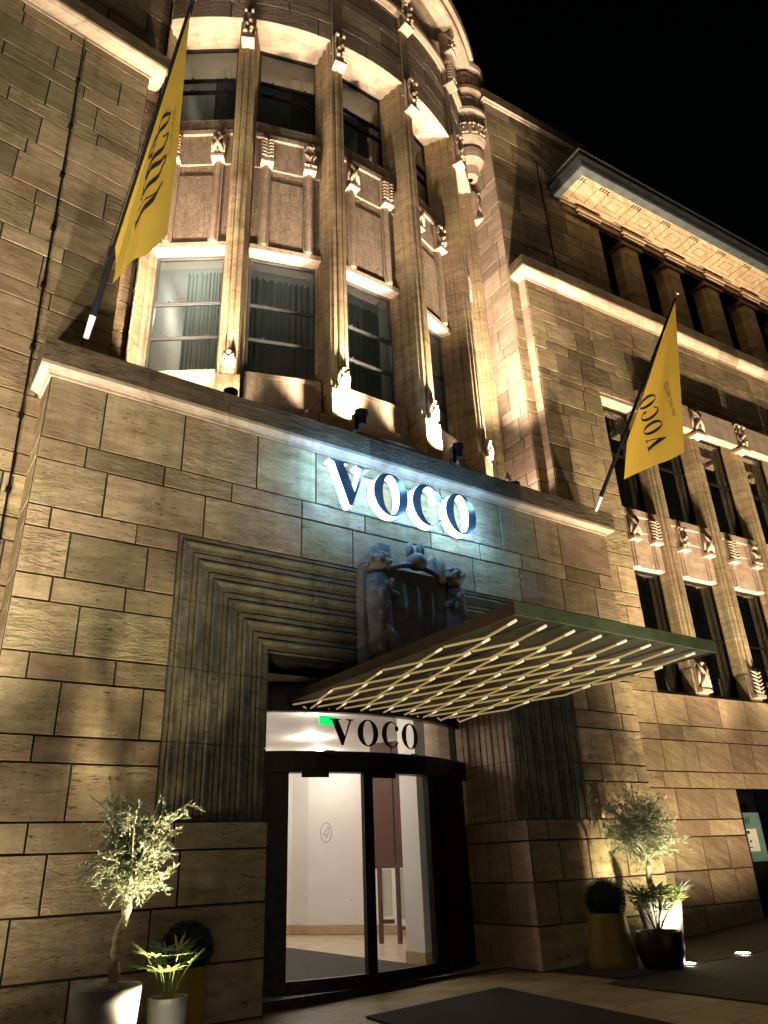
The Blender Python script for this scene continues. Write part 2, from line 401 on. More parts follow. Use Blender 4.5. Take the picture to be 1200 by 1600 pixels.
def masonry(mb, u0, u1, z0, z1, mp, holes=(), uscale=1.0, lmin=0.7, lmax=1.6, joints=None, seg=None, mi=0, rough=None, mif=None, cs=None, mortar=True):
    """courses of blocks of uneven length; holes = (u0,u1,z0,z1)"""
    zs = sorted(set([z0, z1]+[h[i] for h in holes for i in (2, 3) if z0 < h[i] < z1]))
    cl = []
    for a, b in zip(zs[:-1], zs[1:]): cl += (cs(a, b) if cs else courses(a, b))
    for ci, (a, b) in enumerate(cl):
        zm = (a+b)/2
        spans = [(u0, u1)]
        for h in holes:
            if h[2] <= zm <= h[3]:
                ns = []
                for s in spans:
                    if h[1] <= s[0] or h[0] >= s[1]: ns.append(s); continue
                    if h[0] > s[0]: ns.append((s[0], h[0]))
                    if h[1] < s[1]: ns.append((h[1], s[1]))
                spans = ns
        tall = (b-a) > 0.45
        for s in spans:
            if (s[1]-s[0])*uscale < 0.02: continue
            cuts = None
            if joints:
                for (jz, js) in joints:
                    if a < jz < b: cuts = [j for j in js if s[0]+.1 < j < s[1]-.1]
            if cuts is None:
                cuts = []; x = s[0]+rng.uniform(lmin*0.4, lmax*0.8)/uscale
                while x < s[1]-lmin*0.45/uscale:
                    cuts.append(x); x += rng.uniform(lmin, lmax)/uscale*(1.0 if tall else 1.05)
            e = [s[0]]+cuts+[s[1]]
            for x0, x1 in zip(e[:-1], e[1:]):
                n = 1 if not seg else max(1, int(math.ceil((x1-x0)/seg)))
                m_ = mif((x0+x1)/2, zm) if mif else mi
                block(mb, x0, x1, a, b, mp, uscale, n, m_, rough)
            if mortar:
                n = 1 if not seg else max(1, int(math.ceil((s[1]-s[0])/seg)))
                for i in range(n):
                    x0 = s[0]+(s[1]-s[0])*i/n; x1 = s[0]+(s[1]-s[0])*(i+1)/n
                    mb.q([mp(x0, a, -0.014), mp(x1, a, -0.014), mp(x1, b, -0.014), mp(x0, b, -0.014)], None, (0.5, .5, .5), MORT)
MORT = 1

# ------------------------------------------------------------------ ground
def gz(x):
    if x < 9.3: return 0.028*(x-9.3)
    if x < 12.9: return 0.012*(x-9.3)
    return 0.043+0.072*(x-12.9)
def sheet(name, xs, ys, mat, dz, kind='structure'):
    mb = MB()
    for i in range(len(xs)-1):
        for j in range(len(ys)-1):
            a, b, c, d = xs[i], xs[i+1], ys[j], ys[j+1]
            mb.q([(a, c, gz(a)+dz), (b, c, gz(b)+dz), (b, d, gz(b)+dz), (a, d, gz(a)+dz)], [(a, c), (b, c), (b, d), (a, d)])
    o = mb.build(name, mat); struct(o); return o
def gzc(x): return gz(max(-30, min(40, x)))
_g = gz; gz = lambda x: _g(max(-30.0, min(40.0, x)))
sheet('ground', [-400, -30, -10, 0, 4, 7, 9.3, 12.9, 16, 22, 30, 40, 400], [-400, -20, 0, 6, 9.5, 10.6], PAVE, -0.004)
sheet('asphalt_path', [9.05, 9.3, 12.9, 16, 22, 30, 40, 120], [-60, 0, 6, 8.1], ASPH, 0.012)
sheet('asphalt_strip', [9.42, 12.9, 16, 22, 30, 40, 120], [8.13, 9.4, 10.3], ASPH, 0.017)

# ------------------------------------------------------------------ the hotel building
HOTEL = empty('hotel_building', (6.96, 12, 0))
tag(HOTEL, 'stone hotel front with projecting porch, round window bay above and two angled wings', 'building')
HOTEL.location = (0, 0, 0)

# --- porch front
mb = MB()
JO = [(7.4, [1.93, 3.10, 4.3, 5.35, 6.9, 8.0, 9.44, 10.4, 11.08]), (6.75, [1.77, 2.86, 3.9, 5.1, 6.3, 7.7, 8.85, 9.91, 11.13, 12.14]),
      (6.27, [2.08, 3.5, 5.1, 6.05, 8.64, 9.81, 10.96, 11.93]), (5.78, [1.45, 2.56]), (5.3, [1.73, 2.74]), (4.83, [1.6, 2.51]), (4.35, [1.97, 11.2, 11.96]),
      (3.87, [1.48, 2.49, 12.1]), (3.4, [1.88, 2.87, 11.72]), (2.93, [1.67, 11.28, 12.28]), (2.45, [2.12, 11.1, 12.05]), (2.0, [1.75, 3.4, 9.74, 11.0]),
      (1.5, [1.99, 3.5, 9.97, 10.65, 11.6]), (0.9, [1.72, 3.2, 9.78, 11.1]), (0.3, [2.39, 3.6, 10.9])]
MO = (3.15, 10.80, 2.14, 5.92)
OP = (4.65, 9.30, -1, 4.34)
def cs_porch(a, b):
    zz = [a]+[z for z in [0.0]+COURSES if a+0.12 < z < b-0.12]+[b]
    return list(zip(zz[:-1], zz[1:]))
masonry(mb, 1.16, 12.59, -0.4, 7.86, m_port, holes=[MO, (4.65, 9.30, -1, 2.14)], joints=JO, cs=cs_porch)
mb.build('porch_wall', [TRAV, MORTAR], HOTEL)
# sides of the porch
mb = MB()
masonry(mb, PY+0.004, 11.0, -0.4, 7.86, side_map(1.16, -1), lmin=2, lmax=3)
mb.build('porch_side_wall', [TRAV, MORTAR], HOTEL)
mb = MB()
masonry(mb, PY+0.004, 11.0, -0.4, 7.86, side_map(12.59, 1), lmin=2, lmax=3)
mb.build('porch_side_wall', [TRAV, MORTAR], HOTEL)
# jambs of the portal (plain below, fluted above)
mb = MB()
for X, sg in ((9.30, -1), (4.65, 1)):
    masonry(mb, PY+0.004, 12.2, -0.4, 2.14, side_map(X, sg), lmin=0.5, lmax=0.9)
    prof = [(9.75, 0)]
    y = 9.84
    while y < 10.9:
        prof += [(y, 0), (y+0.01, -0.045), (y+0.05, -0.045), (y+0.06, 0), (y+0.17, 0), (y+0.175, -0.03), (y+0.2, -0.03), (y+0.205, 0)]
        y += 0.32
    prof += [(12.2, 0)]
    f = side_map(X, sg)
    for (a, da), (b, db) in zip(prof[:-1], prof[1:]):
        for z0, z1 in ((2.14, 3.07), (3.08, 4.02), (4.03, 4.34)):
            mb.q([f(a, z0, da-.02), f(b, z0, db-.02), f(b, z1, db-.02), f(a, z1, da-.02)], [(a, z0), (b, z0), (b, z1), (a, z1)], (0.5, .3, .1), 0)
    mb.build('portal_jamb', [TRAV2, MORTAR], HOTEL); mb = MB()
# ceiling of the portal, its unlit black put into the dark mortar colour
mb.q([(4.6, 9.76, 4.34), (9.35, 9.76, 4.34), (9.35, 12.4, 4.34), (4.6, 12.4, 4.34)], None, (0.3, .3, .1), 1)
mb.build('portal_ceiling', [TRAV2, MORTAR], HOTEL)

# --- stepped moulding round the portal
mb = MB()
prof = []   # (inset t, depth)
t = 0.0; D0 = 0.0
prof.append((0.0, -0.03)); prof.append((0.012, -0.03)); prof.append((0.014, 0.0))
steps = 6; w = 1.5/steps
for k in range(steps):
    b = k*w; dd = -0.022*k
    prof += [(b+0.016, dd), (b+0.055, dd), (b+0.058, dd-0.04), (b+0.078, dd-0.04), (b+0.081, dd-0.006), (b+0.10, dd+0.004),
             (b+0.12, dd+0.004), (b+0.14, dd-0.008), (b+0.165, dd-0.018), (b+0.195, dd-0.021), (b+w-0.028, dd-0.018), (b+w-0.024, dd-0.055), (b+w-0.004, dd-0.055), (b+w, dd-0.022)]
prof[-1] = (1.5, -0.022*steps)
prof.append((1.5, -0.24))
xl, xr, zt = 3.15, 10.80, 5.92
def mq(a, b, uva, uvb, tone):
    mb.q([a[0], b[0], b[1], a[1]], [uva[0], uvb[0], uvb[1], uva[1]], tone, 0)
for (t0, d0), (t1, d1) in zip(prof[:-1], prof[1:]):
    gaps = [(2.14, 3.065), (3.075, 4.015), (4.025, 4.95)]
    for z0, z1 in gaps+[(4.96, None)]:
        for side in (0, 1):
            X0 = xl+t0 if side == 0 else xr-t0; X1 = xl+t1 if side == 0 else xr-t1
            za = zt-t0 if z1 is None else min(z1, zt-t0); zb = zt-t1 if z1 is None else min(z1, zt-t1)
            if za <= z0 and zb <= z0: continue
            za = max(za, z0); zb = max(zb, z0)
            pts = [m_port(X0, z0, d0), m_port(X1, z0, d1), m_port(X1, zb, d1), m_port(X0, za, d0)]
            uv = [(X0, z0), (X1, z0), (X1, zb), (X0, za)]
            if side: pts.reverse(); uv.reverse()
            mb.q(pts, uv, (0.5, 0.2*len(gaps) % 1, 0.05), 0)
    # lintel in stones, with joints
    js = [None, 5.32, 6.2, 7.6, 8.6, None]
    for a, b in zip(js[:-1], js[1:]):
        xa0 = xl+t0 if a is None else a+0.004; xa1 = xl+t1 if a is None else a+0.004
        xb0 = xr-t0 if b is None else b-0.004; xb1 = xr-t1 if b is None else b-0.004
        mb.q([m_port(xa1, zt-t1, d1), m_port(xb1, zt-t1, d1), m_port(xb0, zt-t0, d0), m_port(xa0, zt-t0, d0)],
             [(zt-t1, xa1), (zt-t1, xb1), (zt-t0, xb0), (zt-t0, xa0)], (0.42, 0.7, 0.05), 0)
# dark backing
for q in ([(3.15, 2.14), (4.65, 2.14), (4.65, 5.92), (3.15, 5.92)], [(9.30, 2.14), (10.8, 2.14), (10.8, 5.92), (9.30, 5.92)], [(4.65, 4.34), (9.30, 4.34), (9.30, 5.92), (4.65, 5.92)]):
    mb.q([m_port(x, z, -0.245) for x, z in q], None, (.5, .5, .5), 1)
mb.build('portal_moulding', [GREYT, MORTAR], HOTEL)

# --- porch cornice and terrace
def cornice(mb, prof, path, zdark=1e9):
    joints = True
    """prof: list of (out, z); path: list of (x, y, nx, ny) mitre normals"""
    ln = 0
    for (p, q) in zip(path[:-1], path[1:]):
        seglen = hypot(q[0]-p[0], q[1]-p[1]); nb = max(1, int(seglen/1.25)) if joints else 1
        cuts = [i/nb+(rng.uniform(-.15, .15)/nb if 0 < i < nb else 0) for i in range(nb+1)]
        for c0, c1 in zip(cuts[:-1], cuts[1:]):
            g0 = 0.003/seglen if c0 > 0 else 0; g1 = 0.003/seglen if c1 < 1 else 0
            tn = (min(1, max(0, rng.gauss(.5, .2))), rng.random(), rng.choice([.2, .5, .8]))
            for (o0, z0), (o1, z1) in zip(prof[:-1], prof[1:]):
                def pt(c, o, z):
                    x = p[0]+(q[0]-p[0])*c; y = p[1]+(q[1]-p[1])*c
                    nx = p[2]+(q[2]-p[2])*c; ny = p[3]+(q[3]-p[3])*c
                    return (x+nx*o, y+ny*o, z)
                a, b = c0+g0, c1-g1
                mb.q([pt(a, o0, z0), pt(b, o0, z0), pt(b, o1, z1), pt(a, o1, z1)],
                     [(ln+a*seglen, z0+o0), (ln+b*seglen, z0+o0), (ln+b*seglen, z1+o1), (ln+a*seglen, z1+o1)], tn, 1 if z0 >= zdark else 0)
        ln += seglen
mb = MB()
cprof = [(-0.05, 7.86), (0.03, 7.86), (0.035, 7.90), (0.06, 7.93), (0.16, 7.95), (0.165, 8.0), (0.17, 8.36), (0.14, 8.385), (-0.25, 8.40), (-0.25, 8.2)]
path = [(1.16, 11.1, -1, 0), (1.16, PY, -1, -1), (12.59, PY, 1, -1), (12.59, 11.1, 1, 0)]
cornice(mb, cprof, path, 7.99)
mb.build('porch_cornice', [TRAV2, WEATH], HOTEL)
mb = MB(); mb.q([(1.2, PY, 8.22), (12.5, PY, 8.22), (12.5, 12.6, 8.22), (1.2, 12.6, 8.22)])
mb.build('porch_terrace', [ROCK], HOTEL)

# --- left wing
mb = MB()
masonry(mb, -9, 0.86, -1.0, 15.72, m_west, lmin=0.75, lmax=1.5)
m_westU = lambda u, z, d: m_west(u, z, d-0.27)
masonry(mb, -9, 1.18, 15.7, 27.0, m_westU, lmin=0.75, lmax=1.5)
masonry(mb, 0.84, 1.18, 8.2, 15.72, m_westU, lmin=0.5, lmax=1.0)
mb.build('left_wing_wall', [TRAV, MORTAR], HOTEL)
mb = MB()
sprof = [(-0.05, 0), (0.02, 0), (0.03, 0.05), (0.22, 0.09), (0.27, 0.14), (0.28, 0.19), (0.285, 0.52), (0.25, 0.56), (-0.3, 0.62)]
def wing_path(mp, pts):
    out = []
    for (u, d, nu, nd) in pts:
        a = Vector(mp(u, 0, d)); b = Vector(mp(u+nu, 0, d+nd))
        out.append((a.x, a.y, b.x-a.x, b.y-a.y))
    return out
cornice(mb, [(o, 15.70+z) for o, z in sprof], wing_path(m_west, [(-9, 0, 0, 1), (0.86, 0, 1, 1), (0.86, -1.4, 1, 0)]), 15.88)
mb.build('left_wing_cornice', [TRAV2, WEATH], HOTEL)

# --- right wing
mb = MB()
PIT = 1.945; U1 = 2.07; PW = 0.80; NB = 8
wu = []; u = U1
pil_u = []
x = 3.0
for k in range(NB): pil_u.append(x); x += PIT
PF = .36
win = [(U1, pil_u[0]+PF)]+[(pil_u[k]+PW, pil_u[k+1]+PF) for k in range(NB-1)]
uend = 24
hole_big = (U1, pil_u[-1]+PF, 4.70, 12.45)
door_h = (3.95, 5.55, -1, 2.74)
def mif_e(u, z):
    return 2 if (z < 4.7 and u > 0.75+0.28*((int(z*3.1) * 7) % 4)) else 0
masonry(mb, 0, uend, -0.6, 15.42, m_east, holes=[hole_big, door_h], lmin=0.6, lmax=1.25, mif=mif_e)
m_eastU = lambda u, z, d: m_east(u, z, d-0.25)
masonry(mb, -0.31, 3.75, 15.4, 22.55, m_eastU, lmin=0.6, lmax=1.2)
masonry(mb, -0.31, 0.02, 8.2, 15.42, m_eastU, lmin=0.4, lmax=1.0)
mb.build('right_wing_wall', [TRAV, MORTAR, SAND], HOTEL)
# its left returns
mb = MB()
XE = 12.04-0.31+0.02
masonry(mb, 10.43, 13.2, 8.2, 22.55, side_map(XE, -1), lmin=0.55, lmax=1.1, rough=0.1)
mb.build('wing_return_wall', [TRAV2, MORTAR], HOTEL); mb = MB()
masonry(mb, 10.16, 10.42, 8.2, 15.42, side_map(12.04, -1), lmin=1, lmax=1.2, rough=0.1)
mb.build('wing_return_wall', [TRAV2, MORTAR], HOTEL); mb = MB()
masonry(mb, 10.43, 13.2, 8.2, 30, side_map(1.16+1.18, 1), lmin=0.55, lmax=1.1, rough=0.1)
mb.build('wing_return_wall', [TRAV2, MORTAR], HOTEL)
mb = MB()
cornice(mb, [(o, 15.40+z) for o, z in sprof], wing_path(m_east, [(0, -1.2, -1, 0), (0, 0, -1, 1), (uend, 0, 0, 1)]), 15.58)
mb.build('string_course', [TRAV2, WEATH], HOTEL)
mb = MB()
pp = [(-0.05, 22.5), (0.03, 22.5), (0.05, 22.56), (0.09, 22.6), (0.10, 22.98), (0.06, 23.02), (-0.4, 23.06)]
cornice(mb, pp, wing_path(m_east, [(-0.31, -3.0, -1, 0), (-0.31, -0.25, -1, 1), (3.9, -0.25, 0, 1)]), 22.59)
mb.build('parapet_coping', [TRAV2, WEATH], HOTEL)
# loggia wall behind columns
mb = MB()
LU0 = 3.75
masonry(mb, LU0, uend, 19.25, 22.4, lambda u, z, d: m_east(u, z, d-0.28), lmin=0.8, lmax=1.4)
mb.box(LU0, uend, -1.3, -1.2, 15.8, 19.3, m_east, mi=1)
mb.box(LU0, uend, -1.2, -0.26, 15.9, 16.02, m_east)
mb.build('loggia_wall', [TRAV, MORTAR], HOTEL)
cols = []
def col_mesh():
    mb = MB()
    w2 = 0.42
    prof = [(-w2, -0.75), (-w2, -0.42), (-w2+0.16, -0.27), (w2-0.16, -0.27), (w2, -0.42), (w2, -0.75)]
    z = 16.02; zs = [16.02, 16.6, 17.25, 17.9, 18.5, 19.1]
    for za, zb in zip(zs[:-1], zs[1:]):
        tn = (rng.uniform(.3, .7), rng.random(), .3)
        for (a, da), (b, db) in zip(prof[:-1], prof[1:]):
            mb.q([m_rel(a, za+.005, da), m_rel(b, za+.005, db), m_rel(b, zb-.005, db), m_rel(a, zb-.005, da)], [(a, za), (b, za), (b, zb), (a, zb)], tn)
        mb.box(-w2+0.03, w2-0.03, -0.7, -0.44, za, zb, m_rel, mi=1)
    mb.box(-w2-0.06, w2+0.06, -0.8, -0.22, 19.1, 19.26, m_rel, tone=(.6, .3, .1))
    return mb
ca, sa = cos(R(-4.086)), sin(R(-4.086))
def m_rel(u, z, d): return (u*ca+d*sa, u*sa-d*ca, z)
cmesh = None
for k in range(8):
    uc = 5.20+1.98*k
    p = m_east(uc, 0, 0)
    if cmesh is None:
        o = col_mesh().build('loggia_column', [TRAV, MORTAR], HOTEL); cmesh = o.data
    else:
        o = bpy.data.objects.new('loggia_column', cmesh); COL.objects.link(o); o.parent = HOTEL
    o.location = (p[0], p[1], 0)

# eave of the loggia with coffered soffit
mb = MB()
EU0 = 2.12; EZ = 19.66; EO = 1.05
mb.box(EU0, uend, -0.26, EO-0.24, EZ, EZ+0.12, m_east, tone=(0.75, 0.6, 0.05), mi=0)
x = EU0+0.1
dots = MB()
while x < uend-1.2:
    wcof = 1.05 if x > EU0+0.2 else 0.62
    yc0, yc1 = -0.05, EO-0.42
    for k in range(3):
        if k == 1: continue
        a0 = x+0.16+0.13*k; a1 = x+0.12+wcof-0.13*k; b0 = yc0+0.10+0.075*k; b1 = yc1-0.075*k
        if a1-a0 < .1 or b1-b0 < .06: continue
        for (q0, q1, r0, r1) in ((a0, a1, b0, b0+.022), (a0, a1, b1-.022, b1), (a0, a0+.022, b0, b1), (a1-.022, a1, b0, b1)):
            mb.box(q0, q1, r0, r1, EZ-0.028+0.002*k, EZ-0.002, m_east, tone=(0.8, .5, .05))
    for yy in (yc0-0.02, EO-0.34):
        for k in range(4):
            for r_ in range(2 if yy > 0.2 else 1):
                dots.box(x-0.20+0.105*k, x-0.15+0.105*k, yy-0.06*r_-.02, yy-0.06*r_+.02, EZ-0.02, EZ-0.001, m_east)
    x += wcof+0.30 if wcof > 1 else 0.98
# bed mould with brackets under the soffit
mb.box(EU0, uend, -0.26, -0.12, EZ-0.13, EZ-0.001, m_east, tone=(.7, .5, .1))
mb.box(EU0+0.1, uend, -0.26, -0.20, EZ-0.34, EZ-0.131, m_east, tone=(.6, .5, .1))
for k in range(9):
    uc = 5.20+1.98*(k-1)
    if k == 0: uc = 3.25
    mb.box(uc-0.52, uc+0.52, -0.199, -0.04, EZ-0.25, EZ-0.131, m_east, tone=(.7, .2, .1))
    mb.box(uc-0.46, uc+0.46, -0.199, -0.09, EZ-0.36, EZ-0.251, m_east, tone=(.6, .2, .1))
mb.build('eave_soffit', [SAND, MORTAR], HOTEL)
dots.build('eave_soffit_dot', [MORTAR], HOTEL)
mb = MB()
gp = [(-0.25, EZ+0.13), (EO-0.235, EZ+0.13), (EO-0.235, EZ-0.05), (EO, EZ-0.05), (EO+0.02, EZ+0.02), (EO+0.03, EZ+0.2), (EO+0.10, EZ+0.28), (EO+0.10, EZ+0.46), (EO+0.13, EZ+0.48), (EO+0.13, EZ+0.54), (-0.25, EZ+0.75)]
def gpath(o0):
    return [m_east(EU0-o0, 0, -0.26)]
for (o0, z0), (o1, z1) in zip(gp[:-1], gp[1:]):
    mi = 0 if z0 < EZ+0.1 else 1
    mb.q([m_east(EU0-max(0, o0-EO+.235), z0, o0), m_east(uend, z0, o0), m_east(uend, z1, o1), m_east(EU0-max(0, o1-EO+.235), z1, o1)], None, (.5, .5, .2), mi)
    mb.q([m_east(EU0-max(0, o0-EO+.235), z0, -.26), m_east(EU0-max(0, o0-EO+.235), z0, o0), m_east(EU0-max(0, o1-EO+.235), z1, o1), m_east(EU0-max(0, o1-EO+.235), z1, -.26)], None, (.5, .5, .2), mi)
mb.build('eave_gutter', [ZINC, ZINCD], HOTEL)
# roof behind, barely seen against the sky
mb = MB()
a = [m_east(3.0, 20.3, 0.2), m_east(uend, 20.3, 0.2), m_east(uend, 23.6, -3.5), m_east(3.0, 23.6, -3.5)]
mb.q(a); mb.build('wing_roof', [simple('dark_roof_tile', (0.012, 0.012, 0.013), 0.8)], HOTEL)
mb = MB()
mb.tube([m_east(1.42, 20.9, -0.22), m_east(1.45, 20.78, -0.16), m_east(2.1, 20.28, -0.14)], 0.022, 6)
mb.tube([m_east(1.44, 20.85, -0.2), m_east(1.5, 16.1, -0.2)], 0.022, 6)
mb.build('gutter_cable', [IRON], HOTEL)

# ---- windows -------------------------------------------------------------
def window(mp, u0, u1, z0, z1, d, bars, frame_mat, us=1.0, seg=None, curtain=None, cd=-0.25, fw=0.055, vbars=(), blind=None, room=True, glow=0, deep=.35):
    """frame (with pane and curtain as sub-parts); d = depth of the glass"""
    f = MB(); n = 1 if not seg else max(1, int(math.ceil((u1-u0)/seg)))
    w_ = fw/us
    f.box(u0, u0+w_, d-.04, d+.035, z0, z1, mp); f.box(u1-w_, u1, d-.04, d+.035, z0, z1, mp)
    f.box(u0+w_, u1-w_, d-.04, d+.033, z0, z0+fw, mp, n=n); f.box(u0+w_, u1-w_, d-.04, d+.033, z1-fw, z1, mp, n=n)
    for b in bars:
        f.box(u0+w_, u1-w_, d-.035, d+.03, b-fw*.5, b+fw*.5, mp, n=n)
        f.box(u0+w_, u1-w_, d+.031, d+.05, b-fw*.16, b+fw*.2, mp, n=n)
        for q in (.22, .78): f.box(u0+(u1-u0)*q, u0+(u1-u0)*q+.05/us, d+.0305, d+.06, b+fw*.5, b+fw*.72, mp)
    for b in vbars: f.box(b-w_*.4, b+w_*.4, d-.034, d+.028, z0+fw, z1-fw, mp)
    fo = f.build('window', [frame_mat], HOTEL)
    g = MB()
    for i in range(n):
        a = u0+(u1-u0)*i/n; b = u0+(u1-u0)*(i+1)/n
        g.q([mp(a, z0, d), mp(b, z0, d), mp(b, z1, d), mp(a, z1, d)])
    g.build('pane', [GLASS], fo)
    if curtain:
        cm, cu0, cu1, ct = curtain
        c = MB(); N = 90; pts = []
        rr = random.Random(int(u0*77)+int(z0*13)); ph = rr.random()*6
        for i in range(N+1):
            s = i/N; u = cu0+(cu1-cu0)*s
            pts.append((u, cd+0.045*sin(s*62+ph+2.0*sin(s*9))+0.02*sin(s*131)))
        for (a, da), (b, db) in zip(pts[:-1], pts[1:]):
            c.q([mp(a, z0, da), mp(b, z0, db), mp(b, ct, db*1.0), mp(a, ct, da)])
        c.build('curtain', [cm], fo, smooth=True, weld=True)
    if room:
        r = MB(); dd = cd-deep
        for i in range(n):
            a = u0+(u1-u0)*i/n; b = u0+(u1-u0)*(i+1)/n
            r.q([mp(a, z0, dd), mp(b, z0, dd), mp(b, z1+.3, dd), mp(a, z1+.3, dd)])
            r.q([mp(a, z1+.3, dd), mp(b, z1+.3, dd), mp(b, z1+.3, d), mp(a, z1+.3, d)])
        r.q([mp(u0, z0, dd), mp(u0, z0, d), mp(u0, z1+.3, d), mp(u0, z1+.3, dd)]); r.q([mp(u1, z0, dd), mp(u1, z0, d), mp(u1, z1+.3, d), mp(u1, z1+.3, dd)])
        if glow:
            r.q([mp(u0, z0, dd), mp(u1, z0, dd), mp(u1, z0, d-.05), mp(u0, z0, d-.05)])
            q = mp((u0+u1)/2, z1-.5, cd-deep*.5)
            lamp('POINT', 'curtain_fill', q, glow, (1.0, 0.98, 0.88), shadow_soft_size=.15)  # unseen lamp added behind the curtain to brighten it
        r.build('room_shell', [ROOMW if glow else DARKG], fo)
    return fo

# right wing window bays
SPD = -0.15; GLD = -0.36
for k, (a, b) in enumerate(win):
    window(m_east, a, b, 4.78, 7.70, GLD, [6.2], BRONZE, curtain=(CURTD, a+0.3, b-0.05, 7.7), cd=GLD-.16)
    window(m_east, a, b, 9.25, 12.35, GLD, [10.9], BRONZE, curtain=(CURTD, a+0.4, b-0.05, 12.3), cd=GLD-.16)
    sp = MB()
    t = (rng.uniform(.45, .6), rng.random(), .1)
    sp.box(a+.002, b-.002, GLD-.1, SPD, 7.70, 8.625, m_east, tone=t, mi=0)
    sp.box(a+.002, b-.002, GLD-.1, SPD+.03, 8.625, 9.02, m_east, tone=(t[0], rng.random(), .2), mi=0)
    sp.box(a+.002, b-.002, GLD-.1, SPD+.09, 9.02, 9.20, m_east, tone=(t[0], rng.random(), .2), mi=0)
    for c in (a+0.32, b-0.24):
        sp.box(c-.10, c+.10, SPD, SPD+.035, 7.70, 8.55, m_east, tone=(.5, .4, .1))
        sp.box(c-.045, c+.045, SPD+.035, SPD+.07, 7.70, 8.55, m_east, tone=(.5, .4, .1))
    sp.build('spandrel_panel', [TRAV2, MORTAR], HOTEL)
    # sloping sill and window head
    s = MB(); s.box(a-.0, b, GLD-.1, -.05, 4.60, 4.76, m_east, tone=(.4, .2, .4)); s.build('window_sill', [TRAV], HOTEL)
    s = MB()
    s.box(a+.002, b-.002, GLD-.1, -.02, 12.36, 12.60, m_east, tone=(.7, .5, .1))
    s.build('window_head', [TRAV2], HOTEL)
    if k > 0:
        s = MB(); s.box(a+0.0, b-0.0, -.019, 0.22, 12.08, 12.85, m_east, tone=(.45, rng.random(), .25)); s.build('lintel_block', [TRAV2], HOTEL)
# plain wall above window heads joins the big hole top
def fluted(mb, mp, u0, u1, z0, z1, dfront, dback, us=1.0, splay=0.0, flutes=3, joints=True, mi=0, rough=.2):
    """pilaster with a stepped, fluted front and fluted cheeks; splay widens it at the back"""
    w = (u1-u0)
    pr = [(u0-splay, dback)]
    # left cheek flutes
    for i in range(flutes):
        s0 = (i+.25)/flutes; s1 = (i+.62)/flutes
        for s, off in ((s0-.03, 0), (s0, -.03), (s1, -.03), (s1+.03, 0)):
            pr.append((u0-splay+splay*s-off/us*(-1), dback+(dfront-dback)*s))
    pr.append((u0, dfront-.03)); pr.append((u0+w*.04, dfront-.006))
    pr += [(u0+w*.24, dfront-.006), (u0+w*.26, dfront-.035), (u0+w*.33, dfront-.035), (u0+w*.35, dfront+.012), (u0+w*.42, dfront+.03), (u0+w*.58, dfront+.03), (u0+w*.65, dfront+.012), (u0+w*.67, dfront-.035), (u0+w*.74, dfront-.035), (u0+w*.76, dfront-.006), (u0+w*.96, dfront-.006), (u1, dfront-.03)]
    for i in reversed(range(flutes)):
        s0 = (i+.25)/flutes; s1 = (i+.62)/flutes
        for s, off in ((s1+.03, 0), (s1, -.03), (s0, -.03), (s0-.03, 0)):
            pr.append((u1+splay-splay*s+off/us*(1), dback+(dfront-dback)*s))
    pr.append((u1+splay, dback))
    # path length for uv
    z = z0; zs = [z0]
    while z < z1-.9: z += rng.uniform(.75, 1.15); zs.append(z)
    zs.append(z1)
    for za, zb in zip(zs[:-1], zs[1:]):
        tn = (min(1, max(0, rng.gauss(.5, .13))), rng.random(), rough); ln = 0
        for (a, da), (b, db) in zip(pr[:-1], pr[1:]):
            l2 = ln+hypot((b-a)*us, db-da)
            mb.q([mp(a, za+.004, da), mp(b, za+.004, db), mp(b, zb-.004, db), mp(a, zb-.004, da)], [(ln, za), (l2, za), (l2, zb), (ln, zb)], tn, mi)
            ln = l2
        for (a, da), (b, db) in zip(pr[:-1], pr[1:]):
            pass
    # dark core just behind the surface, shows as the bed joints
    c = .02
    mb.q([mp(u0-splay+c/us, z0, dback), mp(u0+.03/us, z0, dfront-.05), mp(u0+.03/us, z1, dfront-.05), mp(u0-splay+c/us, z1, dback)], None, (.5, .5, .5), 1)
    mb.q([mp(u0+.03/us, z0, dfront-.05), mp(u1-.03/us, z0, dfront-.05), mp(u1-.03/us, z1, dfront-.05), mp(u0+.03/us, z1, dfront-.05)], None, (.5, .5, .5), 1)
    mb.q([mp(u1-.03/us, z0, dfront-.05), mp(u1+splay-c/us, z0, dback), mp(u1+splay-c/us, z1, dback), mp(u1-.03/us, z1, dfront-.05)], None, (.5, .5, .5), 1)

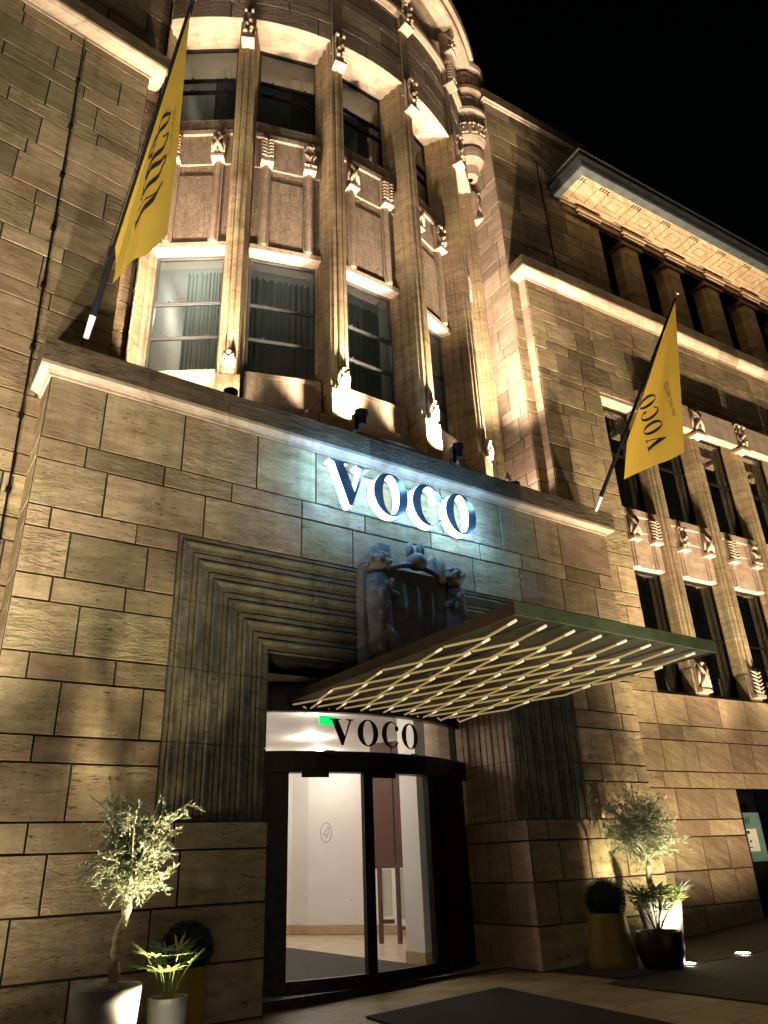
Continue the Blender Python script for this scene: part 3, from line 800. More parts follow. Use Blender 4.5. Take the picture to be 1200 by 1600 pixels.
def console(mp, u, z0, h, w, dep, kind, us=1.0, d0=0.0, mat=None):
    """carved bracket: plinth, curved body and carving"""
    mb = MB(); hw = w/2/us
    T = (.6, .4, .15)
    # back slab
    mb.box(u-hw*1.0, u+hw*1.0, d0-.02, d0+dep*.35, z0+.09, z0+h, mp, tone=T)
    # plinth with cove
    mb.box(u-hw*1.08, u+hw*1.08, d0-.02, d0+dep, z0+.0, z0+.07, mp, tone=(.75, .4, .1))
    mb.box(u-hw*.98, u+hw*.98, d0-.02, d0+dep*.9, z0+.071, z0+.11, mp, tone=(.7, .4, .1))
    pr = [(dep*.86, .11), (dep*.95, .11+.12*h), (dep*.8, .11+.3*h), (dep*.7, .11+.45*h), (dep*.85, .11+.62*h), (dep*.9, .7*h+.11), (dep*.6, .8*h+.11), (dep*.36, h)]
    for sgn in (-1, 1):
        pass
    iw = hw*.55
    for (da, za), (db, zb) in zip(pr[:-1], pr[1:]):
        za = min(za, h); zb = min(zb, h)
        mb.q([mp(u-iw, z0+za, d0+da), mp(u+iw, z0+za, d0+da), mp(u+iw, z0+zb, d0+db), mp(u-iw, z0+zb, d0+db)], None, T)
        for s in (-1, 1):
            mb.q([mp(u+s*iw, z0+za, d0+dep*.3), mp(u+s*iw, z0+za, d0+da), mp(u+s*iw, z0+zb, d0+db), mp(u+s*iw, z0+zb, d0+dep*.3)], None, T)
    def P3(uu, dd, zz): return mp(u+uu*hw, z0+zz*h, d0+dd*dep)
    if kind == 0:      # stacked leaf rolls each side of a spine
        for s in (-1, 1):
            for j in range(6):
                zz = .2+.12*j
                mb.tube([P3(s*.98, .55, zz+.08), P3(s*.8, .95, zz+.03), P3(s*.3, 1.02, zz-.02), P3(s*.08, .95, zz-.05)], [.018, .032, .03, .014], 6, tone=T)
    elif kind == 1:    # crossed limbs with a round boss
        for s in (-1, 1):
            mb.tube([P3(s*.9, .9, .16), P3(s*.4, 1.1, .38), P3(-s*.5, 1.1, .68), P3(-s*.9, .7, .92)], [.03, .045, .04, .025], 6, tone=T)
        blob(mb, P3(0, 1.05, .52), .055, T); blob(mb, P3(0, .8, .88), .06, T)
        mb.tube([P3(-.9, .6, .25), P3(-1.0, .8, .5), P3(-.8, .7, .85)], [.03, .035, .03], 6, tone=T)
        mb.tube([P3(.9, .6, .25), P3(1.0, .8, .5), P3(.8, .7, .85)], [.03, .035, .03], 6, tone=T)
    elif kind == 2:    # waving strands
        for s in (-.7, -.25, .25, .7):
            pts = [P3(s+.22*sin(j*1.3+s*3), .85+.2*cos(j*1.7), .14+.1*j) for j in range(9)]
            mb.tube(pts, .028, 6, tone=T)
    else:              # scroll with a curled head
        pts = []
        for j in range(16):
            a = j*.42; r = .34*(1-j/20)
            pts.append(P3(0, .75+r*1.0*cos(a), .78+r*.55*sin(a)))
        for s in (-.6, .6):
            mb.tube([(p[0]+(mp(u+s*hw, 0, 0)[0]-mp(u, 0, 0)[0]), p[1]+(mp(u+s*hw, 0, 0)[1]-mp(u, 0, 0)[1]), p[2]) for p in pts], .032, 6, tone=T)
        for j in range(4):
            blob(mb, P3((-.5, .5, -.3, .3)[j], 1.0, .2+.11*j), .05, T)
        mb.tube([P3(-.6, .9, .75), P3(-.7, .7, .45), P3(-.4, 1.0, .18)], .03, 6, tone=T); mb.tube([P3(.6, .9, .75), P3(.7, .7, .45), P3(.4, 1.0, .18)], .03, 6, tone=T)
    return mb.build('carved_bracket', [mat or TRAV2], HOTEL, weld=True)

for k, pu in enumerate(pil_u[:-1]):
    mb = MB()
    fluted(mb, m_east, pu+PF+.05, pu+PW-.05, 5.35, 12.25, 0.02, GLD-.05, 1.0, splay=.05, flutes=2)
    mb.box(pu+PF, pu+PW, GLD-.05, -.03, 4.6, 5.34, m_east, tone=(.5, .3, .2))
    mb.box(pu+PF, pu+PW, GLD-.05, 0.0, 12.26, 12.6, m_east, tone=(.5, .3, .2))
    mb.build('pilaster', [TRAV, MORTAR], HOTEL)
    console(m_east, pu+PW-.2, 4.78, .75, .32, .15, (1, 0, 3, 2)[k % 4], d0=-.03)
    console(m_east, pu+PW-.2, 11.95, .95, .36, .30, (2, 1, 3)[k % 3], d0=0.0)
for k, (a, b) in enumerate(win):
    console(m_east, a+.32, 8.35, .68, .27, .20, (1, 3, 0)[k % 3], d0=SPD)
    console(m_east, b-.24, 8.35, .68, .27, .20, (0, 1, 2)[k % 3], d0=SPD)

# loggia windows
for k in range(8):
    a = 3.8+1.98*k if k else 3.78; a = 5.20+1.98*(k-1)+.44; b = a+1.1
    if k == 0: a = 3.80; b = 4.76
    window(m_east, a-.05, b+.05, 16.05, 19.0, -1.05, [17.4], BRONZE, curtain=(CURT, a, a+.35, 18.9), cd=-1.12, room=False)

# ------------------------------------------------------------------ the bow
mb = MB()
PITCH = 17.2
pc = [-25.8, -8.6, 8.6, 25.8, 43.0, -43.0]
us = R(1)*RB
wc = [-34.4, -17.2, 0.0, 17.2, 34.4]
HW = 6.3
def cs_fixed(a, b): return courses(a, b)
# base below windows, header and upper walls
def m_bowd(off): return lambda u, z, d: m_bow(u, z, d+off)
masonry(mb, -47, 47, 8.2, 9.05, m_bowd(-.36), uscale=us, seg=2.2, lmin=1.5, lmax=2.4)
mb.build('bay_wall', [TRAV2, MORTAR, ROCK], HOTEL); mb = MB()
masonry(mb, -47, 47, 19.28, 21.95, m_bow, uscale=us, seg=2.2, lmin=1.1, lmax=2.2, rough=.95, mi=2)
mb.build('bay_wall', [TRAV2, MORTAR, ROCK], HOTEL); mb = MB()
masonry(mb, -47, 47, 22.15, 23.7, m_bowd(-.25), uscale=us, seg=2.2, lmin=1.1, lmax=2.2, rough=.6, mi=2)
mb.build('bay_wall', [TRAV2, MORTAR, ROCK], HOTEL); mb = MB()
# end strips beyond the outer windows
for s in (-1, 1):
    a, b = (-47.5, -41.6) if s < 0 else (41.6, 47.5)
    masonry(mb, a, b, 9.05, 19.28, m_bowd(-.3), uscale=us, seg=3, lmin=.35, lmax=.5, rough=.1, mi=2)
    mb.build('bay_wall', [TRAV2, MORTAR, ROCK], HOTEL); mb = MB()
if 0: mb.build('bay_wall', [TRAV2, MORTAR, ROCK], HOTEL)
def ring(mb, prof, a0=-47, a1=47, n=44, jn=14):
    for i in range(n):
        A = a0+(a1-a0)*i/n; B = a0+(a1-a0)*(i+1)/n
        g = .05 if i % 3 == 0 else 0
        tn = (0.45+.2*((i//3*7) % 5)/5, ((i//3)*.37) % 1, .35)
        for (d0, z0), (d1, z1) in zip(prof[:-1], prof[1:]):
            mb.q([m_bow(A+g, z0, d0), m_bow(B, z0, d0), m_bow(B, z1, d1), m_bow(A+g, z1, d1)], [(A*us, z0+d0), (B*us, z0+d0), (B*us, z1+d1), (A*us, z1+d1)], tn, 0)
mb = MB()
ring(mb, [(-.36, 8.2), (.14, 8.2), (.14, 8.46), (.10, 8.50), (-.36, 8.54)])
mb.build('bay_base_ledge', [TRAV], HOTEL)
mb = MB()
ring(mb, [(0.0, 21.9), (.04, 21.9), (.13, 22.0), (.14, 22.12), (.05, 22.2), (-.3, 22.25)])
mb.build('bay_string_course', [TRAV2], HOTEL)
mb = MB()
ring(mb, [(-.3, 23.7), (.0, 23.7), (.45, 23.78), (.50, 23.84), (.52, 24.02), (.62, 24.10), (.64, 24.35), (-.4, 24.45)], -60, 60, 56)
ring(mb, [(-.3, 24.4), (.0, 24.4), (.0, 25.6), (-.4, 25.7)], -60, 60, 56)
mb.build('bay_cornice', [TRAV2], HOTEL)
# soffit of the upper windows
mb = MB()
for c in wc:
    n = 8
    for i in range(n):
        A = c-HW-2.0+(2*HW+4)*i/n; B = c-HW-2.0+(2*HW+4)*(i+1)/n
        mb.q([m_bow(A, 19.28, -.78), m_bow(B, 19.28, -.78), m_bow(B, 19.28, 0.0), m_bow(A, 19.28, 0.0)], [(A*us, 0), (B*us, 0), (B*us, .8), (A*us, .8)], (.75, .5, .1))
mb.build('bay_window_soffit', [TRAV2], HOTEL)
# aprons, spandrels, windows per bay
def flat_map(c):
    a = R(c); dx, dy = sin(a), -cos(a); tx, ty = cos(a), sin(a)
    def f(u, z, d):
        lat = (RB-.62)*sin(R(u-c)); r = RB+d-.035
        return (XC+r*dx+lat*tx, YC+r*dy+lat*ty, z)
    return f
for wi, c in enumerate(wc):
    m_bay = flat_map(c)
    sp = MB()
    # apron under lower window
    sp.box(c-HW-.3, c+HW+.3, -.85, -.42, 9.05, 9.66, m_bay, tone=(.6, rng.random(), .1), n=1)
    sp.build('window_apron', [TRAV2, MORTAR], HOTEL); sp = MB()
    # spandrel field
    sp.box(c-HW-.3, c+HW+.3, -.85, -.50, 12.86, 15.07, m_bay, tone=(.5, rng.random(), .9), n=1)
    sp.box(c-3.2, c+3.2, -.499, -.475, 12.90, 14.75, m_bay, tone=(.5, rng.random(), 1.0), n=1)
    for s in (-1, 1):
        q = c+s*4.25
        sp.box(q-.95, q+.95, -.499, -.44, 12.86, 15.1, m_bay, tone=(.5, .6, .2), n=1)
        p0 = Vector(m_bay(q, 12.87, -.43)); p1 = Vector(m_bay(q, 15.1, -.43))
        sp.tube([p0, p1], .062, 8, tone=(.5, .6, .2))
    sp.box(c-HW-.3, c+HW+.3, -.85, -.455, 15.071, 15.93, m_bay, tone=(.5, rng.random(), .6), n=1)
    sp.box(c-HW-.3, c+HW+.3, -.85, -.40, 15.931, 16.06, m_bay, tone=(.8, rng.random(), .1), n=1)
    sp.box(c-HW-.3, c+HW+.3, -.85, -.44, 16.061, 16.42, m_bay, tone=(.5, rng.random(), .8), n=1)
    sp.build('spandrel_panel', [ROCK, MORTAR], HOTEL)
    s = MB()
    s.box(c-HW-.4, c+HW+.4, -.84, -.44, 12.74, 12.86, m_bay, tone=(.8, .5, .05), n=1)
    s.build('window_head', [TRAV2], HOTEL); s = MB()
    s.box(c-HW-.2, c+HW+.2, -.8, -.40, 9.661, 9.74, m_bay, tone=(.6, .5, .1), n=1)
    s.build('window_sill', [TRAV2], HOTEL)
    m_w = m_bow
    cu = {0: (CURT, c-1.2, c+HW, 12.5), 1: (CURTD, c-HW+.3, c+HW, 12.45), 2: (CURTD, c-2.5, c+4.6, 12.4)}.get(wi, (CURTD, c-HW, c+HW*.7, 12.4))
    window(m_bay, c-HW, c+HW, 9.74, 12.74, -.74, [10.73, 11.55], WFRAME, us=us, seg=2.2, curtain=cu, cd=-.95, glow=(26, 5, 3, 2, 2)[wi], deep=1.8)
    window(m_bay, c-HW, c+HW, 16.42, 19.27, -.74, [17.75, 18.15], BRONZE, us=us, seg=2.2, curtain=(CURTD, c+1.0, c+HW, 18.9), cd=-.95, glow=(2.5, .3, .3, .2, .2)[wi], deep=1.8)
    for s, kd in ((-1, (0, 0, 1, 1, 0)[wi]), (1, (1, 2, 0, 3, 0)[wi])):
        console(m_bay, c+s*4.25, 15.07, .80, .27, .20, kd, us=us, d0=-.455)
for k, c in enumerate(pc):
    if abs(c) > 40: h0 = 1.25
    mb = MB()
    fluted(mb, m_bow, c-1.25, c+1.25, 9.35, 19.27, 0.0, -.80, us, splay=1.05, flutes=4, rough=.35)
    mb.box(c-1.75, c+1.75, -.8, .04, 8.50, 9.34, m_bow, tone=(.5, rng.random(), .5))
    mb.box(c-1.25, c+1.25, -.8, .03, 18.8, 19.27, m_bow, tone=(.5, .4, .3))
    mb.build('pilaster', [TRAV, MORTAR], HOTEL)
    console(m_bow, c, 18.2, 1.15, .25, .24, 3, us=us, d0=.03)
    console(m_bow, c, 9.36, .45, .19, .08, 1, us=us, d0=.03)
    console(m_bow, c, 21.35, 1.0, .30, .30, (3, 2, 3, 0, 2, 2)[k], us=us, d0=.0)
    console(m_bow, c, 22.7, 1.0, .30, .36, 2, us=us, d0=.02)
    p = MB(); p.box(c-1.0, c+1.0, -.02, .05, 19.3, 21.34, m_bow, tone=(.4, .3, .5)); p.build('pilaster_strip', [ROCK], HOTEL)
# jambs at the outer ends of W1 and W5
mb = MB()
for s in (-1, 1):
    c = s*41.6
    pr = [(s*40.7, -.80), (s*41.0, -.62), (s*41.05, -.6), (s*41.3, -.5), (s*41.4, -.48), (s*41.9, -.3)]
    for za, zb in ((9.05, 9.9), (9.91, 10.7), (10.71, 11.5), (11.51, 12.3), (12.31, 13.2), (13.21, 14), (14.01, 15), (15.01, 16), (16.01, 17), (17.01, 18), (18.01, 19.28)):
        for (a, da), (b, db) in zip(pr[:-1], pr[1:]):
            mb.q([m_bow(a, za, da), m_bow(b, za, db), m_bow(b, zb-.01, db), m_bow(a, zb-.01, da)], [(a, za), (b, za), (b, zb), (a, zb)], (.6, za % 1, .1))
    mb.build('bay_end_jamb', [TRAV2], HOTEL); mb = MB()

# corner turret of carved drums at the right of the bay
mb = MB()
tx, ty = 11.50, 11.15
prof = [(.05, 19.7), (.16, 19.75), (.2, 20.05), (.34, 20.2), (.36, 20.55), (.30, 20.6), (.33, 20.65), (.46, 20.9), (.47, 21.3), (.40, 21.36), (.40, 21.8), (.52, 21.9), (.53, 22.0), (.44, 22.05), (.44, 22.6), (.47, 22.66), (.55, 22.8), (.55, 22.95), (.46, 23.0), (.46, 23.75), (.56, 23.82), (.58, 24.0), (.5, 24.1), (.1, 24.3)]
mb.lathe(tx, ty, prof, 28, (.5, .4, .3))
prof = [(r_*1.38, z_) for r_, z_ in prof]
mb.__init__()
mb.lathe(tx, ty, prof, 28, (.5, .4, .3))
for z0, r0 in ((23.15, .635), (22.15, .61), (21.42, .555), (20.95, .65)):
    for k in range(7):
        a = -pi*0.95+k*.42
        def tp(a_, z, r_): return (tx+r_*cos(a_), ty+r_*sin(a_), z)
        T_ = (.7, .4, .2)
        mb.tube([tp(a, z0+.38, r0+.02), tp(a+.32, z0+.38, r0+.02), tp(a+.32, z0, r0+.02), tp(a+.1, z0, r0+.02), tp(a+.1, z0+.22, r0+.02), tp(a+.2, z0+.22, r0+.02)], .032, 5, T_)
mb.build('corner_turret', [TRAV2], HOTEL)
mb = MB()
mb.box(10.55, 10.95, -.1, .18, 18.4, 19.3, lambda u, z, d: (u+.9, 11.75-d, z), tone=(.7, .4, .1))
mb.tube([m_bow(44.6, 20.2, .02), m_bow(44.6, 8.9, .02)], .045, 8, mi=1)
for z in range(9, 20, 2): mb.tube([m_bow(44.6, z+.3, .02), m_bow(44.6, z+.38, .02)], .065, 8, mi=1)
mb.build('downpipe', [TRAV2, IRON], HOTEL)

# coat of arms block above the door
def relief():
    mb = MB(); T = (.35, .3, .4)
    m = m_port
    mb.box(6.12, 8.10, -.05, .16, 4.36, 5.98, m, tone=T)
    # shield, tapered forward
    sh = [(6.52, 5.92), (7.72, 5.92), (7.72, 4.9), (7.6, 4.56), (7.12, 4.36), (6.64, 4.56), (6.52, 4.9)]
    f = [m(x, z, .27) for x, z in sh]; b_ = [m(x, z, .15) for x, z in sh]
    mb.q(list(reversed(f)), None, T)
    for i in range(len(sh)):
        j = (i+1) % len(sh); mb.q([f[i], f[j], b_[j], b_[i]], None, T)
    mb.tube([m(6.50, 5.9, .26), m(6.8, 6.0, .29), m(7.1, 6.06, .31), m(7.4, 6.0, .29), m(7.74, 5.9, .26)], [.03, .05, .06, .05, .03], 8, tone=T)
    for x in (6.85, 7.12, 7.4):
        mb.tube([m(x, 5.7, .26), m(x+.02, 5.2, .29), m(x, 4.75, .26)], [.03, .05, .02], 6, tone=T)
    # helmet and crest
    blob(mb, m(7.12, 6.12, .30), (.20, .16, .16), T); blob(mb, m(7.0, 6.3, .28), (.07, .08, .16), T); blob(mb, m(7.22, 6.33, .28), (.08, .08, .18), T)
    mb.box(6.42, 6.66, .0, .20, 5.97, 6.36, m, tone=(.5, .3, .3)); mb.box(7.55, 7.80, .0, .20, 5.97, 6.30, m, tone=(.5, .3, .3))
    mb.tube([m(7.52, 6.28, .3), m(7.6, 6.1, .36), m(7.56, 5.8, .4)], [.03, .07, .05], 8, tone=T)
    # the two supporters: lion like figures with curled manes
    for s, X in ((-1, 6.34), (1, 7.90)):
        mb.tube([m(X, 4.4, .22), m(X-.03*s, 4.8, .26), m(X, 5.3, .27), m(X+.03*s, 5.75, .26)], [.17, .20, .21, .17], 10, tone=T)
        blob(mb, m(X, 5.95, .28), (.19, .2, .17), T, jit=.1)
        for k in range(34):
            a = rng.uniform(0, 2*pi); e = rng.uniform(-.4, 1.3)
            blob(mb, m(X+.2*cos(a)*cos(e), 5.95+.17*sin(e), .28+.2*sin(a)*cos(e)), rng.uniform(.035, .055), T, n=6, m=4)
        for k in range(7):
            blob(mb, m(X-.03*s+rng.uniform(-.13, .13), 4.5+k*.18, .44), (.07, .05, .1), T, n=6, m=4, jit=.3)
        mb.tube([m(X, 5.6, .34), m(X-.16*s, 5.45, .38), m(X-.30*s, 5.42, .40)], [.07, .06, .05], 8, tone=T)
        mb.tube([m(X, 4.9, .38), m(X-.14*s, 4.7, .46), m(X-.10*s, 4.45, .42)], [.09, .07, .06], 8, tone=T)
    return mb
relief().build('coat_of_arms_relief', [DIMCARV], HOTEL, weld=True)

# ------------------------------------------------------------------ entrance door (curved) and lobby
DXC, DYC, DR = 6.97, 14.70, 4.30
def m_door(u, z, d):       # u degrees
    a = R(u); r = DR+d
    return (DXC+r*sin(a), DYC-r*cos(a), z)
dus = R(1)*DR
def du(x): return math.degrees(math.asin((x-DXC)/DR))
DOOR = empty('entrance_door', (0, 0, 0), HOTEL)
mb = MB()
ul, ur = du(4.66), du(9.29)
zf = 0.0
def dz(x): return 0.10*(x-5.4)/2.8*0.6
# header beam, top frame
mb.box(ul, ur, -.12, .10, 2.88, 3.19, m_door, n=14)
mb.box(ul, ur, -.10, .04, 3.80, 4.33, m_door, n=14)
for k in range(2): mb.box(du(6.05)+k*21, du(6.2)+k*21, .101, .125, 3.16, 3.2, m_door, mi=1)
# posts
for x0, x1 in ((4.66, 5.28), (5.28, 5.53), (8.05, 8.28)):
    mb.box(du(x0), du(x1), -.06, .05, -.15, 2.88, m_door, n=3)
mb.box(du(8.28), du(8.40), -.02, .10, -.1, 2.88, m_door); mb.box(du(8.42), ur, -.08, .02, -.1, 2.88, m_door, n=3)
mb.box(du(8.98), du(9.04), -.05, .06, 3.19, 3.80, m_door)
# middle stile and bottom rails, top rails
mb.box(du(6.70), du(6.86), -.04, .06, 0.04, 2.88, m_door)
mb.box(ul, ur, -.10, .13, -.18, .035, m_door, n=14)
mb.box(du(5.53), du(6.70), -.03, .045, .036, .17, m_door, n=4); mb.box(du(6.86), du(8.05), -.03, .045, .036, .17, m_door, n=4)
mb.box(du(5.7), du(6.1), .101, .14, 2.80, 2.90, m_door); mb.box(du(6.8), du(7.25), .101, .14, 2.80, 2.90, m_door)
mb.build('door_frame', [BRONZE, WFRAME], DOOR)
g = MB()
for a, b, z0, z1 in ((5.53, 6.70, .1, 2.9), (6.86, 8.05, .1, 2.9), (4.7, 8.98, 3.19, 3.80)):
    A, B = du(a), du(b); n = 6
    for i in range(n):
        p, q = A+(B-A)*i/n, A+(B-A)*(i+1)/n
        g.q([m_door(p, z0, 0), m_door(q, z0, 0), m_door(q, z1, 0), m_door(p, z1, 0)])
g.build('door_glass', [GLASSD], DOOR)

# lobby shell
mb = MB()
LF = 0.03; LC = 4.25
wallp = [(4.3, 11.9), (4.3, 20.2), (8.6, 20.6), (10.16, 19.30), (10.30, 18.66), (11.35, 17.2)]
wp2 = [(11.35, 17.2), (11.6, 16.4), (11.4, 15.6), (10.65, 14.8), (10.2, 13.4), (9.6, 12.2), (9.45, 11.2)]
def wallseg(mb, pts, z0, z1, mi=0, off=0.0):
    for (x0, y0), (x1, y1) in zip(pts[:-1], pts[1:]):
        mb.q([(x0, y0, z0), (x1, y1, z0), (x1, y1, z1), (x0, y0, z1)], None, (.5, .5, .5), mi)
wallseg(mb, wallp, LF, LC)
wallseg(mb, wp2, LF, LC)
mb.q([(4, 10.2, LC), (12, 10.2, LC), (12, 21, LC), (4, 21, LC)])
mb.build('lobby_wall', [WHITEPL], HOTEL)
mb = MB()
for pts in (wallp, wp2):
    sk = [(x-.02, y-.03) for x, y in pts]; wallseg(mb, sk, LF, LF+.20)
mb.build('lobby_skirting', [SKIRT], HOTEL)
mb = MB(); mb.q([(4, 10.3, LF-.01), (12, 10.3, LF-.01), (12, 21, LF-.01), (4, 21, LF-.01)])
struct(mb.build('lobby_floor', [CREAMFL]))
mb = MB(); mb.box(8.52, 8.76, 11.42, 11.95, .03, LC, None, mi=0); mb.box(8.505, 8.775, 11.405, 11.965, .03, .21, None, mi=1)
mb.build('lobby_pillar', [WHITEPL, SKIRT], HOTEL)
mb = MB(); mb.box(4.9, 8.5, 10.62+0.3, 17.0, .0, .032); o = mb.build('lobby_mat', [MATIN]); tag(o, 'dark grey entrance mat lying on the pale lobby floor behind the glass door', 'mat')
# brown panelled cabinet with legs, white sheet and lettering
CAB = empty('lobby_cabinet', (0, 0, 0)); tag(CAB, 'tall reddish brown panelled screen with slim legs inside the lobby, right door leaf', 'cabinet')
cmap = rot_map(9.95, 14.9, R(-57))
def m_cab(u, z, d): return cmap(u, z, d)
mb = MB()
mb.box(-.1, 1.75, -.05, .02, 1.55, 4.1, m_cab); mb.build('brown_panel', [BROWNP], CAB)
for uu in (.42, .98): 
    mb = MB(); mb.box(uu, uu+.02, .021, .03, 1.55, 4.1, m_cab); mb.build('panel_joint', [MORTAR], CAB)
mb = MB(); mb.box(-.1, 1.75, -.1, .06, 1.47, 1.549, m_cab); mb.build('shelf', [BROWNP], CAB)
for k, uu in enumerate((.0, .42, .80, 1.15, 1.5)):
    mb = MB(); mb.box(uu, uu+.07, -.05, .05, .05, 1.469, m_cab); mb.box(uu+.07, uu+.34, -.02, .02, (.42, .3, .55, .38, .4)[k], (.50, .36, .62, .45, .46)[k], m_cab); mb.build('leg', [BROWNP], CAB)
    mb = MB(); mb.box(uu+.09, uu+.30, -.018, .0, (.56, .5, .72, .6, .6)[k], 1.44, m_cab); mb.build('mirror_strip', [PAPER], CAB)
mb = MB(); mb.box(.80, 1.06, .031, .05, 2.45, 4.0, m_cab); mb.build('white_sheet', [PAPER], CAB)

# ------------------------------------------------------------------ lettering
def ell(cx, cy, rx, ry, n=40, a0=0, a1=2*pi, closed=True):
    m = n if closed else n+1
    return [(cx+rx*cos(a0+(a1-a0)*i/n), cy+ry*sin(a0+(a1-a0)*i/n)) for i in range(m)]
def G_V():
    return [[(-.04, 1), (.42, 1), (.42, .965), (.32, .945), (.585, .34), (.77, .93), (.64, .965), (.64, 1), (.97, 1), (.97, .965), (.86, .94), (.52, -.02), (.44, -.02), (.06, .945), (-.04, .965)]], 1.0
def G_O():
    return [ell(.5, .5, .47, .53), list(reversed(ell(.5, .5, .225, .485)))], 1.0
def G_C():
    o = ell(.5, .5, .46, .53, 34, R(38), R(328), False)
    i = ell(.55, .5, .27, .475, 34, R(316), R(58), False)
    ball = [ell(.80, .755, .10, .11, 20)]
    return [o+i], .93, ball
def letters(word, h, gap=.10):
    """list of polygons groups in metres, origin at the baseline left"""
    x = 0; out = []
    for ch in word:
        g = {'V': G_V, 'O': G_O, 'C': G_C}[ch]()
        out.append(([[(x+px*h, py*h) for px, py in lp] for lp in g[0]]))
        if len(g) > 2: out.append(('ball', [[(x+px*h, py*h) for px, py in lp] for lp in g[2]]))
        x += (g[1]+gap)*h
    return out, x-gap*h
def fill_bm(loops):
    bm = bmesh.new(); es = []
    for lp in loops:
        vs = [bm.verts.new((x, y, 0)) for x, y in lp]
        for i in range(len(vs)): es.append(bm.edges.new((vs[i], vs[(i+1) % len(vs)])))
    bmesh.ops.triangle_fill(bm, use_beauty=True, use_dissolve=False, edges=es, normal=(0, 0, 1))
    bm.normal_update()
    for f in bm.faces:
        if f.normal.z < 0: f.normal_flip()
    return bm
def text_polys(txt, size):
    cu = bpy.data.curves.new('t', 'FONT'); cu.body = txt; cu.size = size; cu.resolution_u = 4
    ob = bpy.data.objects.new('t', cu); COL.objects.link(ob)
    dg = bpy.context.evaluated_depsgraph_get(); dg.update()
    me = bpy.data.meshes.new_from_object(ob.evaluated_get(dg))
    COL.objects.unlink(ob); bpy.data.objects.remove(ob)
    bm = bmesh.new(); bm.from_mesh(me); bpy.data.meshes.remove(me)
    return bm
def slice_bm(bm, axis, step):
    lo = min(v.co[axis] for v in bm.verts); hi = max(v.co[axis] for v in bm.verts)
    c = lo+step
    while c < hi:
        co = [0, 0, 0]; co[axis] = c; no = [0, 0, 0]; no[axis] = 1
        bmesh.ops.bisect_plane(bm, geom=bm.verts[:]+bm.edges[:]+bm.faces[:], plane_co=co, plane_no=no)
        c += step
def bm_obj(bm, name, mats, parent, fn):
    for v in bm.verts: v.co = Vector(fn(v.co.x, v.co.y, v.co.z))
    me = bpy.data.meshes.new(name); bm.to_mesh(me); bm.free()
    for m in mats: me.materials.append(m)
    o = bpy.data.objects.new(name, me); COL.objects.link(o)
    if parent: o.parent = parent
    return o

def extruded(loops, depth, fn_front):
    """bmesh: front face (mat 0), sides (mat 1), back (mat 2); local x,y,z (z outwards)"""
    bm = fill_bm(loops)
    front = bm.faces[:]
    r = bmesh.ops.extrude_face_region(bm, geom=front)
    vs = [g for g in r['geom'] if isinstance(g, bmesh.types.BMVert)]
    for v in vs: v.co.z += depth
    bm.normal_update()
    for f in bm.faces:
        if abs(f.normal.z) > .9: f.material_index = 0 if f.calc_center_median().z > depth*.5 else 2
        else: f.material_index = 1
    return bm
SIGN = empty('halo_sign', (0, 0, 0)); tag(SIGN, 'large dark VOCO letters with glowing white sides high on the stone porch', 'sign')
L_, wd = letters('VOCO', .80, .055)
SX0, SX1, SZ = 5.50, 8.62, 6.90
sc = (SX1-SX0)/wd
cur = None
for it in L_:
    loops = it[1] if it[0] == 'ball' else it
    ball = it[0] == 'ball'
    bm = extruded(loops, .20-(.002 if ball else 0), None)
    o = bm_obj(bm, 'letter', [SIGNF, SIGNW, SIGNB], SIGN if not ball else None, lambda x, y, z: m_port(SX0+x*sc, SZ+y*.96, .06+z))
    if ball: o.name = 'letter_terminal'; o.parent = cur
    cur = o if not ball else cur
for X in (5.45, 6.25, 7.05, 7.85, 8.65):
    for Z in (7.0, 7.62): lamp('POINT', 'added_halo_fill', (X, PY-.42, Z), 14.0, (0.20, 0.52, 1.0), shadow_soft_size=.10)  # unseen point lamps added before the letters to widen the blue glow
mb = MB(); mb.box(5.55, 8.6, .012, .035, 6.90, 6.925, m_port); mb.box(5.62, 8.5, .012, .03, 7.64, 7.66, m_port); mb.build('mounting_rail', [WFRAME], SIGN)

SIGN2 = empty('transom_lettering', (0, 0, 0)); tag(SIGN2, 'black VOCO letters on the glass fanlight over the entrance door', 'sign')
L_, wd = letters('VOCO', .40, .10)
for it in L_:
    ball = it[0] == 'ball'; loops = it[1] if ball else it
    bm = fill_bm(loops); slice_bm(bm, 0, .1)
    x0 = du(6.17); kk = (du(7.92)-x0)/wd
    o = bm_obj(bm, 'letter', [INK], SIGN2, lambda x, y, z: m_door(x0+x*kk, 3.30+y, .012+(.001 if ball else 0)))
    if ball: o.name = 'letter_terminal'; o.parent = cur
    cur = o if not ball else cur
# bird emblem in an oval on the door leaf
def ribbon(pts, w, fn, closed=False):
    bm = bmesh.new(); n = len(pts); L0 = []
    for i, (x, y) in enumerate(pts):
        a = pts[(i-1) % n] if closed or i else pts[0]; b = pts[(i+1) % n] if closed or i < n-1 else pts[-1]
        dx, dy = b[0]-a[0], b[1]-a[1]; l = hypot(dx, dy) or 1
        L0.append((bm.verts.new((x-dy/l*w, y+dx/l*w, 0)), bm.verts.new((x+dy/l*w, y-dx/l*w, 0))))
    for i in range(n if closed else n-1):
        p, q = L0[i], L0[(i+1) % n]; bm.faces.new((p[0], p[1], q[1], q[0]))
    return bm
EMB = empty('door_emblem', (0, 0, 0)); tag(EMB, 'small round bird emblem outlined on the left glass door leaf', 'emblem')
ex, ez = du(6.09), 2.03
fnE = lambda x, y, z: m_door(ex+x/dus, ez+y, .012)
bm_obj(ribbon(ell(0, 0, .085, .135, 36), .003, fnE, True), 'oval_outline', [INK], EMB, fnE)
bird = [(-.05, -.03), (-.02, .0), (.01, .05), (.04, .075), (.055, .06), (.04, .045), (.045, .01), (.02, -.03), (-.01, -.035), (-.05, -.03)]
